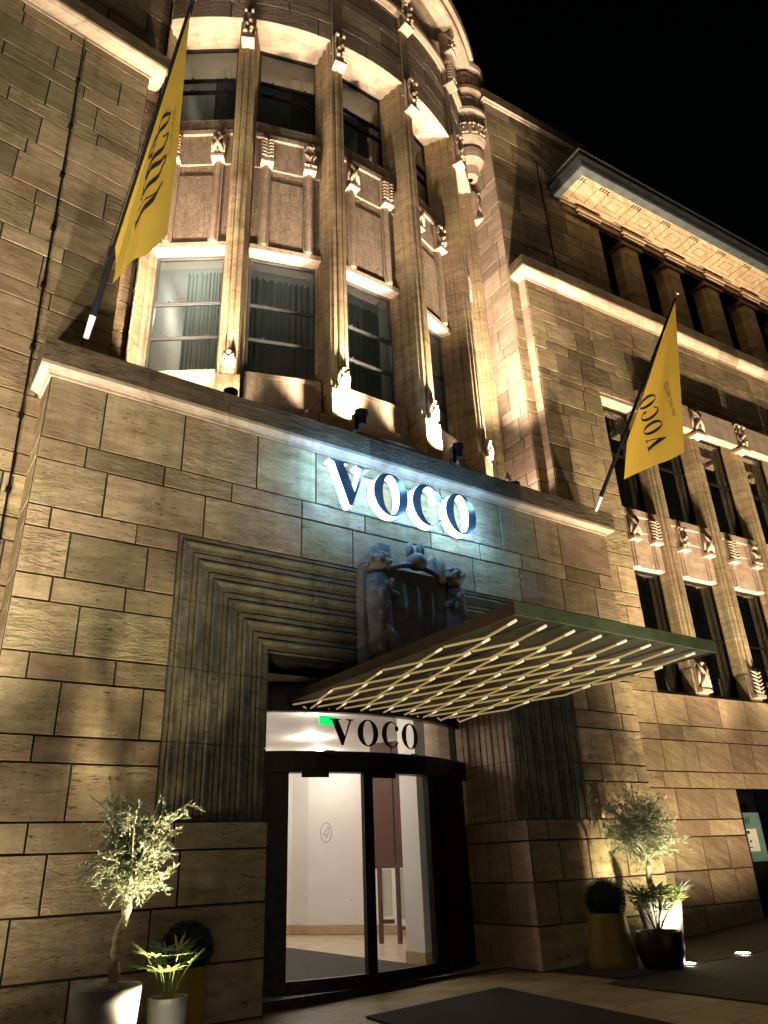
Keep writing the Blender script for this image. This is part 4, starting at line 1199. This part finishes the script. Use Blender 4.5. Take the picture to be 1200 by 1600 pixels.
bm_obj(ribbon(bird, .003, fnE), 'bird_outline', [INK], EMB, fnE)
bm_obj(ribbon([(.0, -.03), (.01, -.06), (-.02, -.065), (.03, -.065)], .003, fnE), 'bird_leg', [INK], EMB, fnE)
for t_, c_, lab in (('MEETING', None, ''),):
    bm = text_polys('MEETING', .16)
    mt = empty('gilt_lettering', (0, 0, 0)); tag(mt, 'gilt word MEETING standing vertically on the brown lobby panel', 'sign')
    bm_obj(bm, 'letter_row', [GILT], mt, lambda x, y, z: m_cab(.98-y, 1.62+x, .035))
o = MB(); 
mb = MB(); mb.box(-.04, .04, 0, .012, -.04, .04, lambda u, z, d: rot_map(11.0, 17.66, R(-54))(u, z+.78, d+.03)); mb.box(-.012, .012, .0121, .014, -.012, .012, lambda u, z, d: rot_map(11.0, 17.66, R(-54))(u, z+.78, d+.03), mi=1)
tag(mb.build('wall_socket', [WHITEP, INK]), 'small white power socket low on the white lobby wall', 'socket')
mb = MB(); mb.box(6.58, 6.92, 11.52, 11.56, 3.80, 3.95); tag(mb.build('exit_light', [EXITG]), 'glowing green emergency panel behind the fanlight, above the letter V', 'exit sign')
LOB = []
LBL = iter(('nearest the left door leaf', 'above the door centre', 'in the left middle of the lobby', 'in the right middle of the lobby', 'over the far white wall', 'in the far right corner'))
for (x, y) in ((5.6, 12.2), (7.2, 12.6), (6.2, 15), (8.6, 15.5), (8.2, 18.2), (9.9, 17.4)):
    mb = MB(); mb.lathe(x, y, [(0.001, LC-.012), (.07, LC-.012), (.09, LC-.001)], 16)
    o = mb.build('ceiling_downlight', [DOWNL]); tag(o, 'small round recessed lobby downlight '+next(LBL), 'ceiling light', 'lobby downlights')
    lamp('POINT', 'downlight_glow', (x, y, LC-.25), 26, (1.0, 0.88, 0.76), shadow_soft_size=.12)

# ------------------------------------------------------------------ canopy
CAN = empty('entrance_canopy', (0, 0, 0)); tag(CAN, 'flat green edged canopy with a lattice of glowing brass tubes over the entrance', 'canopy')
CX0, CX1, CY0, CY1, CZ = 5.46, 9.04, 5.42, 10.55, 3.92
mb = MB(); mb.box(CX0+.012, CX1-.012, CY0+.012, CY1, CZ, CZ+.11); mb.build('soffit_panel', [CANOPYS], CAN)
mb = MB(); mb.box(CX0, CX1, CY0-.01, CY0+.0115, CZ-.015, CZ+.135); mb.build('front_fascia', [OLIVEG], CAN)
mb = MB(); mb.box(CX0-.005, CX0+.0115, CY0+.012, CY1, CZ-.015, CZ+.13); mb.box(CX1-.0115, CX1+.005, CY0+.012, CY1, CZ-.015, CZ+.13)
mb.box(CX0+.012, CX1-.012, CY0+.012, CY1, CZ+.1105, CZ+.125); mb.build('edge_trim', [CANOPYL], CAN)
mb = MB()
for i in range(1, 9):
    x = CX0+(CX1-CX0)*i/9
    mb.box(x-.006, x+.006, CY0+.02, CY1, CZ-.006, CZ-.0005)
mb.build('panel_seam', [MORTAR], CAN)
for r_ in range(8):
    for c_ in range(8):
        x = CX0+.06+.445*c_+(.185 if r_ % 2 else 0); y = CY0+.06+.64*r_
        if x > CX1-.12: continue
        pts = [(x, y, CZ-.055), (x+.16, y+.66, CZ-.055), (x-.03, min(y+1.2, CY1-.1), CZ-.055)]
        if r_ % 2: pts = [(x, y, CZ-.075), (x+.16, y+.66, CZ-.075), (x-.03, min(y+1.2, CY1-.1), CZ-.075)]
        if x+.16 > CX1-.03: pts = pts[:1]+[(CX1-.04, y+.5, pts[0][2])]
        mb = MB(); mb.tube(pts, .0145, 6)
        a = Vector(pts[0]); b = Vector(pts[1]); d = (b-a).normalized()
        mb.tube([a-d*.004, a+d*.07, a+d*.16], [.016, .016, .0148], 6, mi=1)
        b2 = Vector(pts[-1]); 
        mb.build('light_tube', [TUBE, TIP], CAN)
for x, y in ((6.9, 6.9), (7.9, 6.6), (6.4, 8.0)):
    mb = MB(); mb.lathe(x, y, [(.001, CZ-.012), (.045, CZ-.012), (.05, CZ-.001)], 14); mb.build('spot_socket', [IRON], CAN)

for X in (6.3, 8.3): lamp('SPOT', 'added_canopy_fill', (X, 3.5, .1), 300, (1.0, .93, .7), (X, 5.3, 4.0), spot_size=R(58), spot_blend=.9, shadow_soft_size=.06)  # unseen lamps added in front of the canopy to light its fascia

# ------------------------------------------------------------------ flags
def flagset(base, tip, H, BL, BR, txt, amp, label_p, label_f, freq):
    amp = amp*1.25
    P0 = empty('flagpole', (0, 0, 0)); tag(P0, label_p, 'flagpole')
    base, tip = Vector(base), Vector(tip); d = (tip-base).normalized()
    mb = MB(); mb.tube([base+d*.32, base+d*.9, tip], [.045, .042, .026], 10); 
    mb.tube([base+d*1.15, base+d*1.30], .056, 10)
    mb.build('pole', [POLE], P0, smooth=True)
    mb = MB(); mb.tube([base, base+d*.33], [.038, .046], 10); mb.build('base_sleeve', [WHITEP], P0)
    mb = MB(); blob(mb, tip+d*.11, .055, n=12, m=8); mb.tube([tip, tip+d*.07], .03, 8); mb.build('finial', [CHROME], P0, smooth=True)
    H, BL, BR, T0 = Vector(H), Vector(BL), Vector(BR), tip-d*.05-Vector((0, 0, .03))
    mb = MB(); mb.tube([tip-d*.02+Vector((-.03, -.02, 0)), H+Vector((-.05, -.05, -.02)), base+d*1.2+Vector((-.07, -.03, 0)), base+d*.2+Vector((0, -.03, .02))], .006, 5)
    mb.build('halyard', [POLE], P0)
    def xoff(y, z):
        dy = y-T0.y; dz_ = T0.z-z; r = hypot(dy, dz_)
        if dz_ < 1e-4: return 0
        ph = atan2(dy, dz_); k = min(1, r/1.6)
        hang = max(0.0, 1.0-abs(ph-.35)*.5)
        return amp*k*(sin(ph*freq+.6)+.45*sin(ph*freq*2.1+1.3+r*.5)+.22*sin(ph*freq*4.3+r))*hang
    def plane_x(y, z):  # bilinear x of the cloth's plane
        t = (y-T0.y)/(H.y-T0.y) if abs(H.y-T0.y) > 1e-6 else 0
        return T0.x+(H.x-T0.x)*t
    N, Mv = 46, 46
    mb = MB()
    def pt(s, t):
        top = T0.lerp(H, s); bot = BR.lerp(BL, s)
        bot = bot+Vector((0, 0, -.015*sin(pi*s)))
        p = top.lerp(bot, t)
        return Vector((plane_x(p.y, p.z)+xoff(p.y, p.z)*min(1, s*1+t*1.5), p.y, p.z))
    for i in range(N):
        for j in range(Mv):
            mb.q([pt(i/N, j/Mv), pt((i+1)/N, j/Mv), pt((i+1)/N, (j+1)/Mv), pt(i/N, (j+1)/Mv)])
    fl = mb.build('flag', [GOLD], None, smooth=True, weld=True); tag(fl, label_f, 'flag')
    # surface position for lettering from y, z: find s,t roughly by Newton on a lookup
    grid = [(i/N, j/Mv, pt(i/N, j/Mv)) for i in range(N+1) for j in range(Mv+1)]
    def surf(y, z):
        return plane_x(y, z)+xoff(y, z)
    def surf2(y, z):
        # local interpolation from the four nearest grid points
        best = sorted(grid, key=lambda g: (g[2].y-y)**2+(g[2].z-z)**2)[:3]
        w = [1/((g[2].y-y)**2+(g[2].z-z)**2+1e-6) for g in best]
        return sum(g[2].x*k for g, k in zip(best, w))/sum(w)
    y0, z0, hgt, length, y1, z1, h2 = txt
    L_, wd = letters('VOCO', hgt, .10)
    kk = length/wd
    for it in L_:
        ball = it[0] == 'ball'; loops = it[1] if ball else it
        bm = fill_bm(loops); slice_bm(bm, 1, .05); slice_bm(bm, 0, .08)
        # text runs upwards; tops of the letters point towards the pole (+y)
        bm_obj(bm, 'letter', [INK], fl, lambda x, y, z: (surf2(y0+y, z0+x*kk)-.012-(.001 if ball else 0), y0+y, z0+x*kk))
    bm = text_polys('AN IHG HOTEL', h2)
    slice_bm(bm, 0, .05)
    bm_obj(bm, 'small_letter_row', [INK], fl, lambda x, y, z: (surf2(y1+y, z1+x)-.012, y1+y, z1+x))
flagset((1.46, 9.12, 8.38), (1.60, 6.15, 11.86), (1.51, 8.24, 9.66), (1.51, 8.24, 8.72), (1.60, 6.12, 7.80), (6.50, 8.78, .74, 1.52, 6.32, 9.25, .125), .026,
        'black flagpole slanting from the left end of the porch cornice', 'crumpled yellow VOCO flag hanging on the left pole, before the bay windows', 13)
flagset((12.15, 9.30, 8.28), (12.15, 6.37, 11.99), (12.15, 8.21, 9.45), (12.15, 8.44, 8.66), (12.15, 7.00, 8.60), (7.30, 8.95, .42, 1.25, 6.98, 9.45, .12), .025,
        'black flagpole slanting from the right end of the porch cornice', 'smooth yellow VOCO flag hanging on the right pole, before the right wing', 9)

# ------------------------------------------------------------------ spotlights on the porch roof
def terrace_spot(ang, r, visible, lab, energy=150, aim_r=6.7, aim_z=14, size=95, grp=None, da=0, boost=1.0, blk=60):
    a = R(ang); x, y = XC+r*sin(a), YC-r*cos(a)
    z = 8.66
    root = empty('spotlight', (0, 0, 0)); tag(root, lab, 'spotlight')
    mb = MB(); mb.lathe(x, y, [(.001, z-.28), (.085, z-.28), (.095, z-.12), (.12, z-.05), (.125, z), (.105, z), (.10, z-.03)], 18); mb.build('housing', [IRON], root)
    mb = MB(); mb.lathe(x, y, [(.001, z-.03), (.10, z-.03)], 16); mb.build('lens', [LENS], root)
    mb = MB(); mb.tube([(x-.14, y+.02, 8.5), (x-.1, y, z-.2)], .03, 8); mb.box(x-.17, x-.09, y-.04, y+.06, 8.24, 8.56); mb.build('bracket', [IRON], root)
    b = R(ang+da); t = (XC+5.4*sin(b), YC-5.4*cos(b), aim_z)
    lamp('SPOT', 'spotlight_beam', (x, y, z+.02), blk, WARMB, (XC+6.88*sin(R(ang-.8)), YC-6.88*cos(R(ang-.8)), 9.12) , spot_size=R(72), spot_blend=.8, shadow_soft_size=.06)
    b = R(ang); t = (XC+6.75*sin(b), YC-6.75*cos(b), 19)
    lamp('SPOT', 'spotlight_core', (x, y, z+.02), energy*12*boost, WARMB, t, spot_size=R(52), spot_blend=1.0, shadow_soft_size=.08)
terrace_spot(-7.4, 7.30, True, 'black can spotlight on the ledge under the pilaster left of the sign letters', 260, blk=900)
terrace_spot(9.8, 7.30, True, 'black can spotlight on the ledge under the pilaster above the last sign letter', 260, blk=900)
terrace_spot(-25.0, 7.35, False, 'can spotlight hidden behind the cornice under the first pilaster', 60, boost=3.0)
terrace_spot(26.5, 7.35, False, 'can spotlight hidden behind the cornice under the fourth pilaster', 170)
lamp('SPOT', 'niche_beam_left', (2.75, 10.6, 8.6), 260, WARM, (3.2, 11.6, 12), spot_size=R(110), spot_blend=.6, shadow_soft_size=.06)
lamp('SPOT', 'window_beam', (2.95, 9.8, 8.55), 420, WARMB, (3.25, 11.4, 11.2), spot_size=R(85), spot_blend=.7, shadow_soft_size=.06)
lamp('SPOT', 'niche_core_left', (2.75, 10.3, 8.6), 3000, WARMB, (3.3, 11.2, 19), spot_size=R(60), spot_blend=1.0, shadow_soft_size=.08)
lamp('SPOT', 'niche_core_right', (10.2, 9.85, 8.6), 14000, WARMB, (12.0, 10.9, 20), spot_size=R(56), spot_blend=1.0, shadow_soft_size=.08)
lamp('SPOT', 'niche_beam_right', (11.1, 10.55, 8.6), 90, WARMB, (11.7, 11.0, 14), spot_size=R(110), spot_blend=.6, shadow_soft_size=.06)

# ------------------------------------------------------------------ lights let into the ground
def inground(x, y, lab, energy, tgt, size=120, col=NEUT, vis=True, blend=.7):
    z = gz(x)+.018
    if vis:
        root = empty('ground_light', (0, 0, 0)); tag(root, lab, 'ground light')
        mb = MB(); mb.lathe(x, y, [(.115, z-.0), (.115, z+.022), (.145, z+.012), (.15, z)], 22); mb.build('steel_ring', [CHROME], root)
        mb = MB(); mb.lathe(x, y, [(.001, z+.012), (.114, z+.012)], 20); mb.build('lens', [LENS], root)
    lamp('SPOT', 'ground_beam', (x, y, z+.05), energy, col, tgt, spot_size=R(size), spot_blend=blend, shadow_soft_size=.07)
GCOL = (1.0, .88, .55)
inground(10.95, 8.15, 'glowing round ground light beside the black palm pot', 480, (11.25, 8.95, 3.5), 105, GCOL)
inground(12.35, 8.13, 'glowing round ground light on the asphalt, the one farther right from the pots', 300, (12.6, 9.8, 7), 140, GCOL)
inground(2.74, 7.42, 'round ground light between the tall grey pot and the small palm pot, left', 900, (2.66, 8.2, 5), 72, GCOL)
inground(0.35, 8.25, 'round ground light at the foot of the left wing', 170, (0.5, 9.8, 8), 140, NEUT)
for i, x in enumerate((14.6, 17.2, 19.8, 22.4)):
    inground(x, 7.9, 'round ground light at the foot of the right wing, right of the poster doorway', 170, (x+.2, 9.8, 8), 140, WARM, vis=False)
inground(-2.2, 8.0, '', 170, (-2.0, 9.8, 8), 140, NEUT, vis=False)
# narrow upward beams for the high walls
for (x, y, tx_, ty_, tz_, e) in ((0.5, 7.5, .6, 9.9, 24, 3000), (-1.3, 7.3, -1.1, 9.8, 24, 3000),
        (13.4, 7.9, 13.6, 9.9, 24, 4200), (15.6, 7.8, 15.7, 9.8, 24, 5000), (18.0, 7.6, 18, 9.6, 24, 5000), (20.6, 7.4, 20.6, 9.4, 24, 5000), (23.4, 7.2, 23.4, 9.2, 24, 5000)):
    lamp('SPOT', 'ground_narrow_beam', (x, y, gz(x)+.06), e, WARM if x > 10 else NEUT, (tx_, ty_, tz_), spot_size=R(56), spot_blend=1.0, shadow_soft_size=.08)

# ------------------------------------------------------------------ plants
def frac(v): return v-math.floor(v)
def pot(name, x, y, r0, r1, h, mat, label, cat, z=None, bulge=.0, grp=None):
    z = gz(x)+.004 if z is None else z
    root = empty(name, (0, 0, 0)); tag(root, label, cat, grp)
    prof = [(.001, z), (r0*.92, z), (r0, z+.02)]
    for i in range(1, 9):
        s = i/8; prof.append((r0+(r1-r0)*s+bulge*sin(pi*s), z+.02+(h-.02)*s))
    prof += [(r1-.005, z+h+.006), (r1-.03, z+h+.004), (r1-.035, z+h-.05)]
    mb = MB(); mb.lathe(x, y, prof, 36); mb.build('pot_body', [mat], root, smooth=True, weld=True)
    mb = MB(); mb.lathe(x, y, [(.001, z+h-.05), (r1-.034, z+h-.05)], 24); mb.build('soil', [SOIL], root)
    return z+h
def leaf(mb, p, d, up, l, w, tone):
    d = d.normalized(); s = d.cross(up)
    if s.length < 1e-3: s = d.cross(Vector((1, 0, 0)))
    s = s.normalized()*w
    mid = p+d*l*.5; nrm = s.cross(d).normalized()*l*.08
    mb.q([p, mid+s+nrm, p+d*l, mid-s+nrm], None, tone)
def olive(x, y, z0, trunk, cc, cr, lab, seed, nb=46, droop=.35, lean=0.0):
    rg = random.Random(seed); z = Vector((0, 0, 1))
    root = empty('olive_tree', (0, 0, 0)); tag(root, lab, 'tree')
    tb = MB(); pts = [Vector(p) for p in trunk]
    # lumpy trunk
    P = []; rs = []
    for i in range(len(pts)-1):
        for k in range(5):
            s = k/5; P.append(pts[i].lerp(pts[i+1], s)); rs.append((.05-.012*(i+s)/(len(pts)-1))*(1+.16*sin(7*(i+s)+seed)+rg.uniform(-.12, .12)))
    P.append(pts[-1]); rs.append(.04)
    tb.tube(P, rs, 12)
    c = Vector(cc); top = pts[-1]
    lf = MB()
    for b in range(nb):
        # end point in an uneven crown
        while True:
            v = Vector((rg.uniform(-1, 1), rg.uniform(-1, 1), rg.uniform(-1, 1)))
            if .15 < v.length < 1: break
        if b % 5 == 0: v = v.normalized()*rg.uniform(1.0, 1.3)
        e = c+Vector((v.x*cr[0], v.y*cr[1], v.z*cr[2]))
        st = top.lerp(c, rg.uniform(0, .9)) + Vector((rg.uniform(-.05, .05), rg.uniform(-.05, .05), 0))
        mid = st.lerp(e, .5)+Vector((rg.uniform(-.07, .07), rg.uniform(-.07, .07), rg.uniform(.0, .12)))
        n = 14; path = []
        for i in range(n+1):
            s = i/n; path.append(st*(1-s)**2+mid*2*s*(1-s)+e*s*s-Vector((0, 0, droop*.12*s*s*(1 if v.z < 0 else .2))))
        tb.tube(path[::2], [.009-.007*k/(len(path[::2])-1) for k in range(len(path[::2]))], 5)
        for sub in range(8):
            s0 = rg.randint(3, n-1); a = path[s0]; dr = Vector((rg.uniform(-1, 1), rg.uniform(-1, 1), rg.uniform(-.5, 1))).normalized()
            ln = rg.uniform(.08, .22); tw = [a+dr*ln*k/6-Vector((0, 0, .06*(k/6)**2)) for k in range(7)]
            tb.tube(tw[::3], .0025, 3, caps=False)
            for k in range(1, 7):
                for s_ in (-1, 1):
                    d = (dr+Vector((rg.uniform(-1, 1), rg.uniform(-1, 1), rg.uniform(-.6, 1)))*.8).normalized()
                    leaf(lf, tw[k], d, Vector((rg.uniform(-1, 1), rg.uniform(-1, 1), 1)), rg.uniform(.035, .062), rg.uniform(.006, .009), (rg.random()**1.3, 0, 0))
        for i in range(4, n+1):
            for s_ in (-1, 1):
                d = ((path[i]-path[i-1]).normalized()+Vector((rg.uniform(-1, 1), rg.uniform(-1, 1), rg.uniform(-.5, 1)))*.7).normalized()
                leaf(lf, path[i], d, Vector((rg.uniform(-1, 1), rg.uniform(-1, 1), 1)), rg.uniform(.035, .062), rg.uniform(.006, .009), (rg.random()**1.3, 0, 0))
    tb.build('trunk', [BARK], root, smooth=True, weld=True)
    lf.build('crown', [OLEAF], root)
def palm(x, y, z0, nst, hgt, rad, lab, seed, fl=.26):
    rg = random.Random(seed)
    root = empty('fan_palm', (0, 0, 0)); tag(root, lab, 'plant')
    st = MB(); lf = MB()
    for i in range(nst):
        a = 2*pi*i/nst+rg.uniform(-.3, .3); el = rg.uniform(.35, 1.35)
        r = rad*rg.uniform(.35, 1.0)*cos(el)*1.3; h = hgt*rg.uniform(.45, 1.0)
        e = Vector((x+r*cos(a), y+r*sin(a), z0+h)); s = Vector((x+.03*cos(a), y+.03*sin(a), z0-.04))
        m = s.lerp(e, .5)+Vector((0, 0, .08))
        path = [s*(1-t)**2+m*2*t*(1-t)+e*t*t for t in (0, .25, .5, .75, 1)]
        st.tube(path, .0045, 5)
        out = (Vector((cos(a), sin(a), rg.uniform(-.1, .9)))).normalized()
        side = out.cross(Vector((0, 0, 1))).normalized(); up = side.cross(out).normalized()
        nl = rg.randint(6, 8); tone = (rg.random(), 0, 0)
        for k in range(nl):
            b = (k/(nl-1)-.5)*rg.uniform(2.6, 3.6)
            d = (out*cos(b)+side*sin(b)+up*.15).normalized(); l = fl*rg.uniform(.7, 1.1)*(1-.15*abs(b)/1.5)
            # blade of three segments, drooping
            w = rg.uniform(.011, .018); sd = d.cross(up).normalized()
            pts = [e+d*l*t-Vector((0, 0, .12*l*t*t)) for t in (0, .35, .7, 1)]
            ws = [w*.4, w, w*.8, .0008]
            for q in range(3):
                lf.q([pts[q]-sd*ws[q], pts[q+1]-sd*ws[q+1], pts[q+1]+sd*ws[q+1], pts[q]+sd*ws[q]], None, tone)
    st.build('stem', [PLEAF], root); lf.build('frond', [PLEAF], root)
def boxball(x, y, z, r, lab, seed):
    rg = random.Random(seed); root = empty('box_ball', (0, 0, 0)); tag(root, lab, 'shrub')
    mb = MB(); blob(mb, (x, y, z), r*.9, n=20, m=12); mb.build('core', [BLEAF], root)
    lf = MB()
    for i in range(3800):
        v = Vector((rg.gauss(0, 1), rg.gauss(0, 1), rg.gauss(0, 1))).normalized()
        p = Vector((x, y, z))+v*r*rg.uniform(.88, 1.03)
        leaf(lf, p, v+Vector((rg.uniform(-1, 1), rg.uniform(-1, 1), rg.uniform(-1, 1)))*.8, v.cross(Vector((rg.random(), rg.random(), .5))), .022, .008, (rg.random(), 0, 0))
    lf.build('foliage', [BLEAF], root)

# left group
zt = pot('planter', 2.30, 7.85, .23, .305, .88, POTG, 'tall grey round pot holding the leaning olive tree, left of the door', 'plant pot')
olive(2.30, 7.85, zt, [(2.36, 7.88, zt-.06), (2.37, 7.88, .85), (2.36, 7.88, 1.05), (2.42, 7.9, 1.22), (2.44, 7.9, 1.42)], (2.42, 7.9, 1.86), (.50, .42, .60),
      'leaning olive tree with silvery spotlit leaves left of the door', 3, nb=74, droop=.9)
zt = pot('planter', 2.98, 8.15, .15, .19, .68, POTG, 'small pale pot of the fan palm, left of the door', 'plant pot')
palm(2.98, 8.15, zt, 16, .38, .24, 'bright green fan palm in a pale pot, left of the door', 5, .24)
zt = pot('planter', 3.45, 8.95, .20, .24, .82, YPOT, 'tall yellow planter half hidden behind the left fan palm', 'plant pot')
boxball(3.45, 8.95, zt+.16, .27, 'dark clipped box ball behind the left fan palm', 11)
# right group
zt = pot('planter', 11.42, 8.85, .25, .36, .84, POTG, 'grey round pot with the right olive tree, partly behind the black pot', 'plant pot')
olive(11.42, 8.85, zt, [(11.30, 8.85, zt-.06), (11.31, 8.85, 1.05), (11.27, 8.85, 1.2), (11.32, 8.85, 1.42)], (11.42, 8.9, 1.98), (.85, .55, .62),
      'round headed silvery olive tree right of the door', 8, nb=140, droop=.1)
zt = pot('planter', 10.57, 8.30, .28, .34, .48, POTB, 'squat black round pot of the right fan palm', 'plant pot', bulge=.04)
palm(10.57, 8.30, zt, 46, .60, .46, 'dark fan palm with a sunny green side in the black pot', 9, .36)
def yplant():
    x, y = 10.17, 8.9; z = gz(x)+.004
    return pot('planter', x, y, .36, .28, .74, YPOT, 'yellow conical planter under a dark box ball, right of the door', 'plant pot')
zt = yplant()
boxball(10.20, 8.9, zt+.18, .30, 'dark clipped box ball on the yellow conical planter right of the door', 12)

# ------------------------------------------------------------------ other things
mb = MB()
pts = [(5.55, 6.0), (7.60, 5.93), (8.02, 9.08), (5.78, 9.02)]
zb = [gz(p[0])+.004 for p in pts]
bot = [(p[0], p[1], z) for p, z in zip(pts, zb)]; top = [(p[0], p[1], z+.018) for p, z in zip(pts, zb)]
mb.q(top, [(p[0], p[1]) for p in pts]); 
for i in range(4): mb.q([bot[i], bot[(i+1) % 4], top[(i+1) % 4], top[i]])
tag(mb.build('door_mat', [MATM]), 'large dark ribbed doormat lying on the pavement in front of the door', 'mat')
# lightning conductor on the left wing
LC_ = empty('lightning_conductor', (0, 0, 0)); tag(LC_, 'thin dark lightning conductor running down the left wing wall', 'cable')
ptsL = [(-.42, 15.65), (-.36, 13.5), (-.30, 11.0), (-.26, 9.0), (-.2, 6.5), (-.16, 4.0), (-.12, 0)]
mb = MB(); mb.tube([m_west(u, z, .045) for u, z in ptsL], .016, 6); mb.build('cable_run', [IRON], LC_)
for k in range(13):
    z = 14.5-1.17*k; s = (15.65-z)/15.65
    u = -.42+.30*min(1, s*1.15)
    for (a, b) in zip(ptsL[:-1], ptsL[1:]):
        if b[1] <= z <= a[1]: u = a[0]+(b[0]-a[0])*(a[1]-z)/(a[1]-b[1])
    mb = MB(); mb.box(u-.035, u+.035, .0, .075, z-.035, z+.035, m_west); mb.build('clip', [IRON], LC_)
# side doorway in the right wing with board
mb = MB()
mb.box(3.95, 5.55, -.62, -.55, .1, 2.73, m_east); mb.box(3.955, 4.02, -.5, -.02, .1, 2.73, m_east, mi=1)
mb.box(5.3, 5.549, -.5, -.05, .1, 2.73, m_east, mi=0)
mb.build('side_doorway', [IRON, BRONZE], HOTEL)
mb = MB(); mb.box(4.10, 4.16, -.54, -.48, 1.9, 2.7, m_east); mb.box(4.4, 4.44, -.54, -.48, 1.9, 2.7, m_east); mb.build('doorway_light_strip', [WFRAME], HOTEL)
BRD = empty('notice_board', (0, 0, 0)); tag(BRD, 'teal notice board with a pale sheet in the side doorway', 'notice board')
mb = MB(); mb.box(3.98, 4.98, .0, .03, 1.30, 2.28, lambda u, z, d: m_east(u, z, d-.34)); mb.build('board', [TEAL], BRD)
mb = MB(); mb.box(4.06, 4.76, .031, .036, 1.50, 1.95, lambda u, z, d: m_east(u, z, d-.34)); mb.build('paper_sheet', [PAPER], BRD)
mb = MB()
for i, (u, z, w, h) in enumerate(((4.1, 1.85, .05, .06), (4.25, 1.84, .08, .05), (4.42, 1.85, .1, .06), (4.12, 1.7, .06, .05), (4.3, 1.72, .1, .02), (4.46, 1.68, .07, .04), (4.2, 1.55, .12, .07), (4.42, 1.57, .09, .02))):
    mb.box(u, u+w, .0361, .038, z, z+h, lambda u, z, d: m_east(u, z, d-.34))
mb.build('printed_mark', [INK], BRD)
bm = text_polys('NEW', .22)
bm_obj(bm, 'printed_word', [INK], BRD, lambda x, y, z: m_east(4.12+x, 2.04+y, -.305))
# small plaque on the right pier
mb = MB(); mb.box(10.08, 10.42, .004, .022, 1.50, 1.68, m_port, tone=(.3, .3, .1)); mb.box(10.10, 10.40, .0221, .026, 1.52, 1.66, m_port, tone=(.5, .3, .1))
tag(mb.build('wall_plaque', [TRAV2]), 'small blank stone plaque on the right door pier', 'plaque')
print('objects', len(bpy.data.objects))
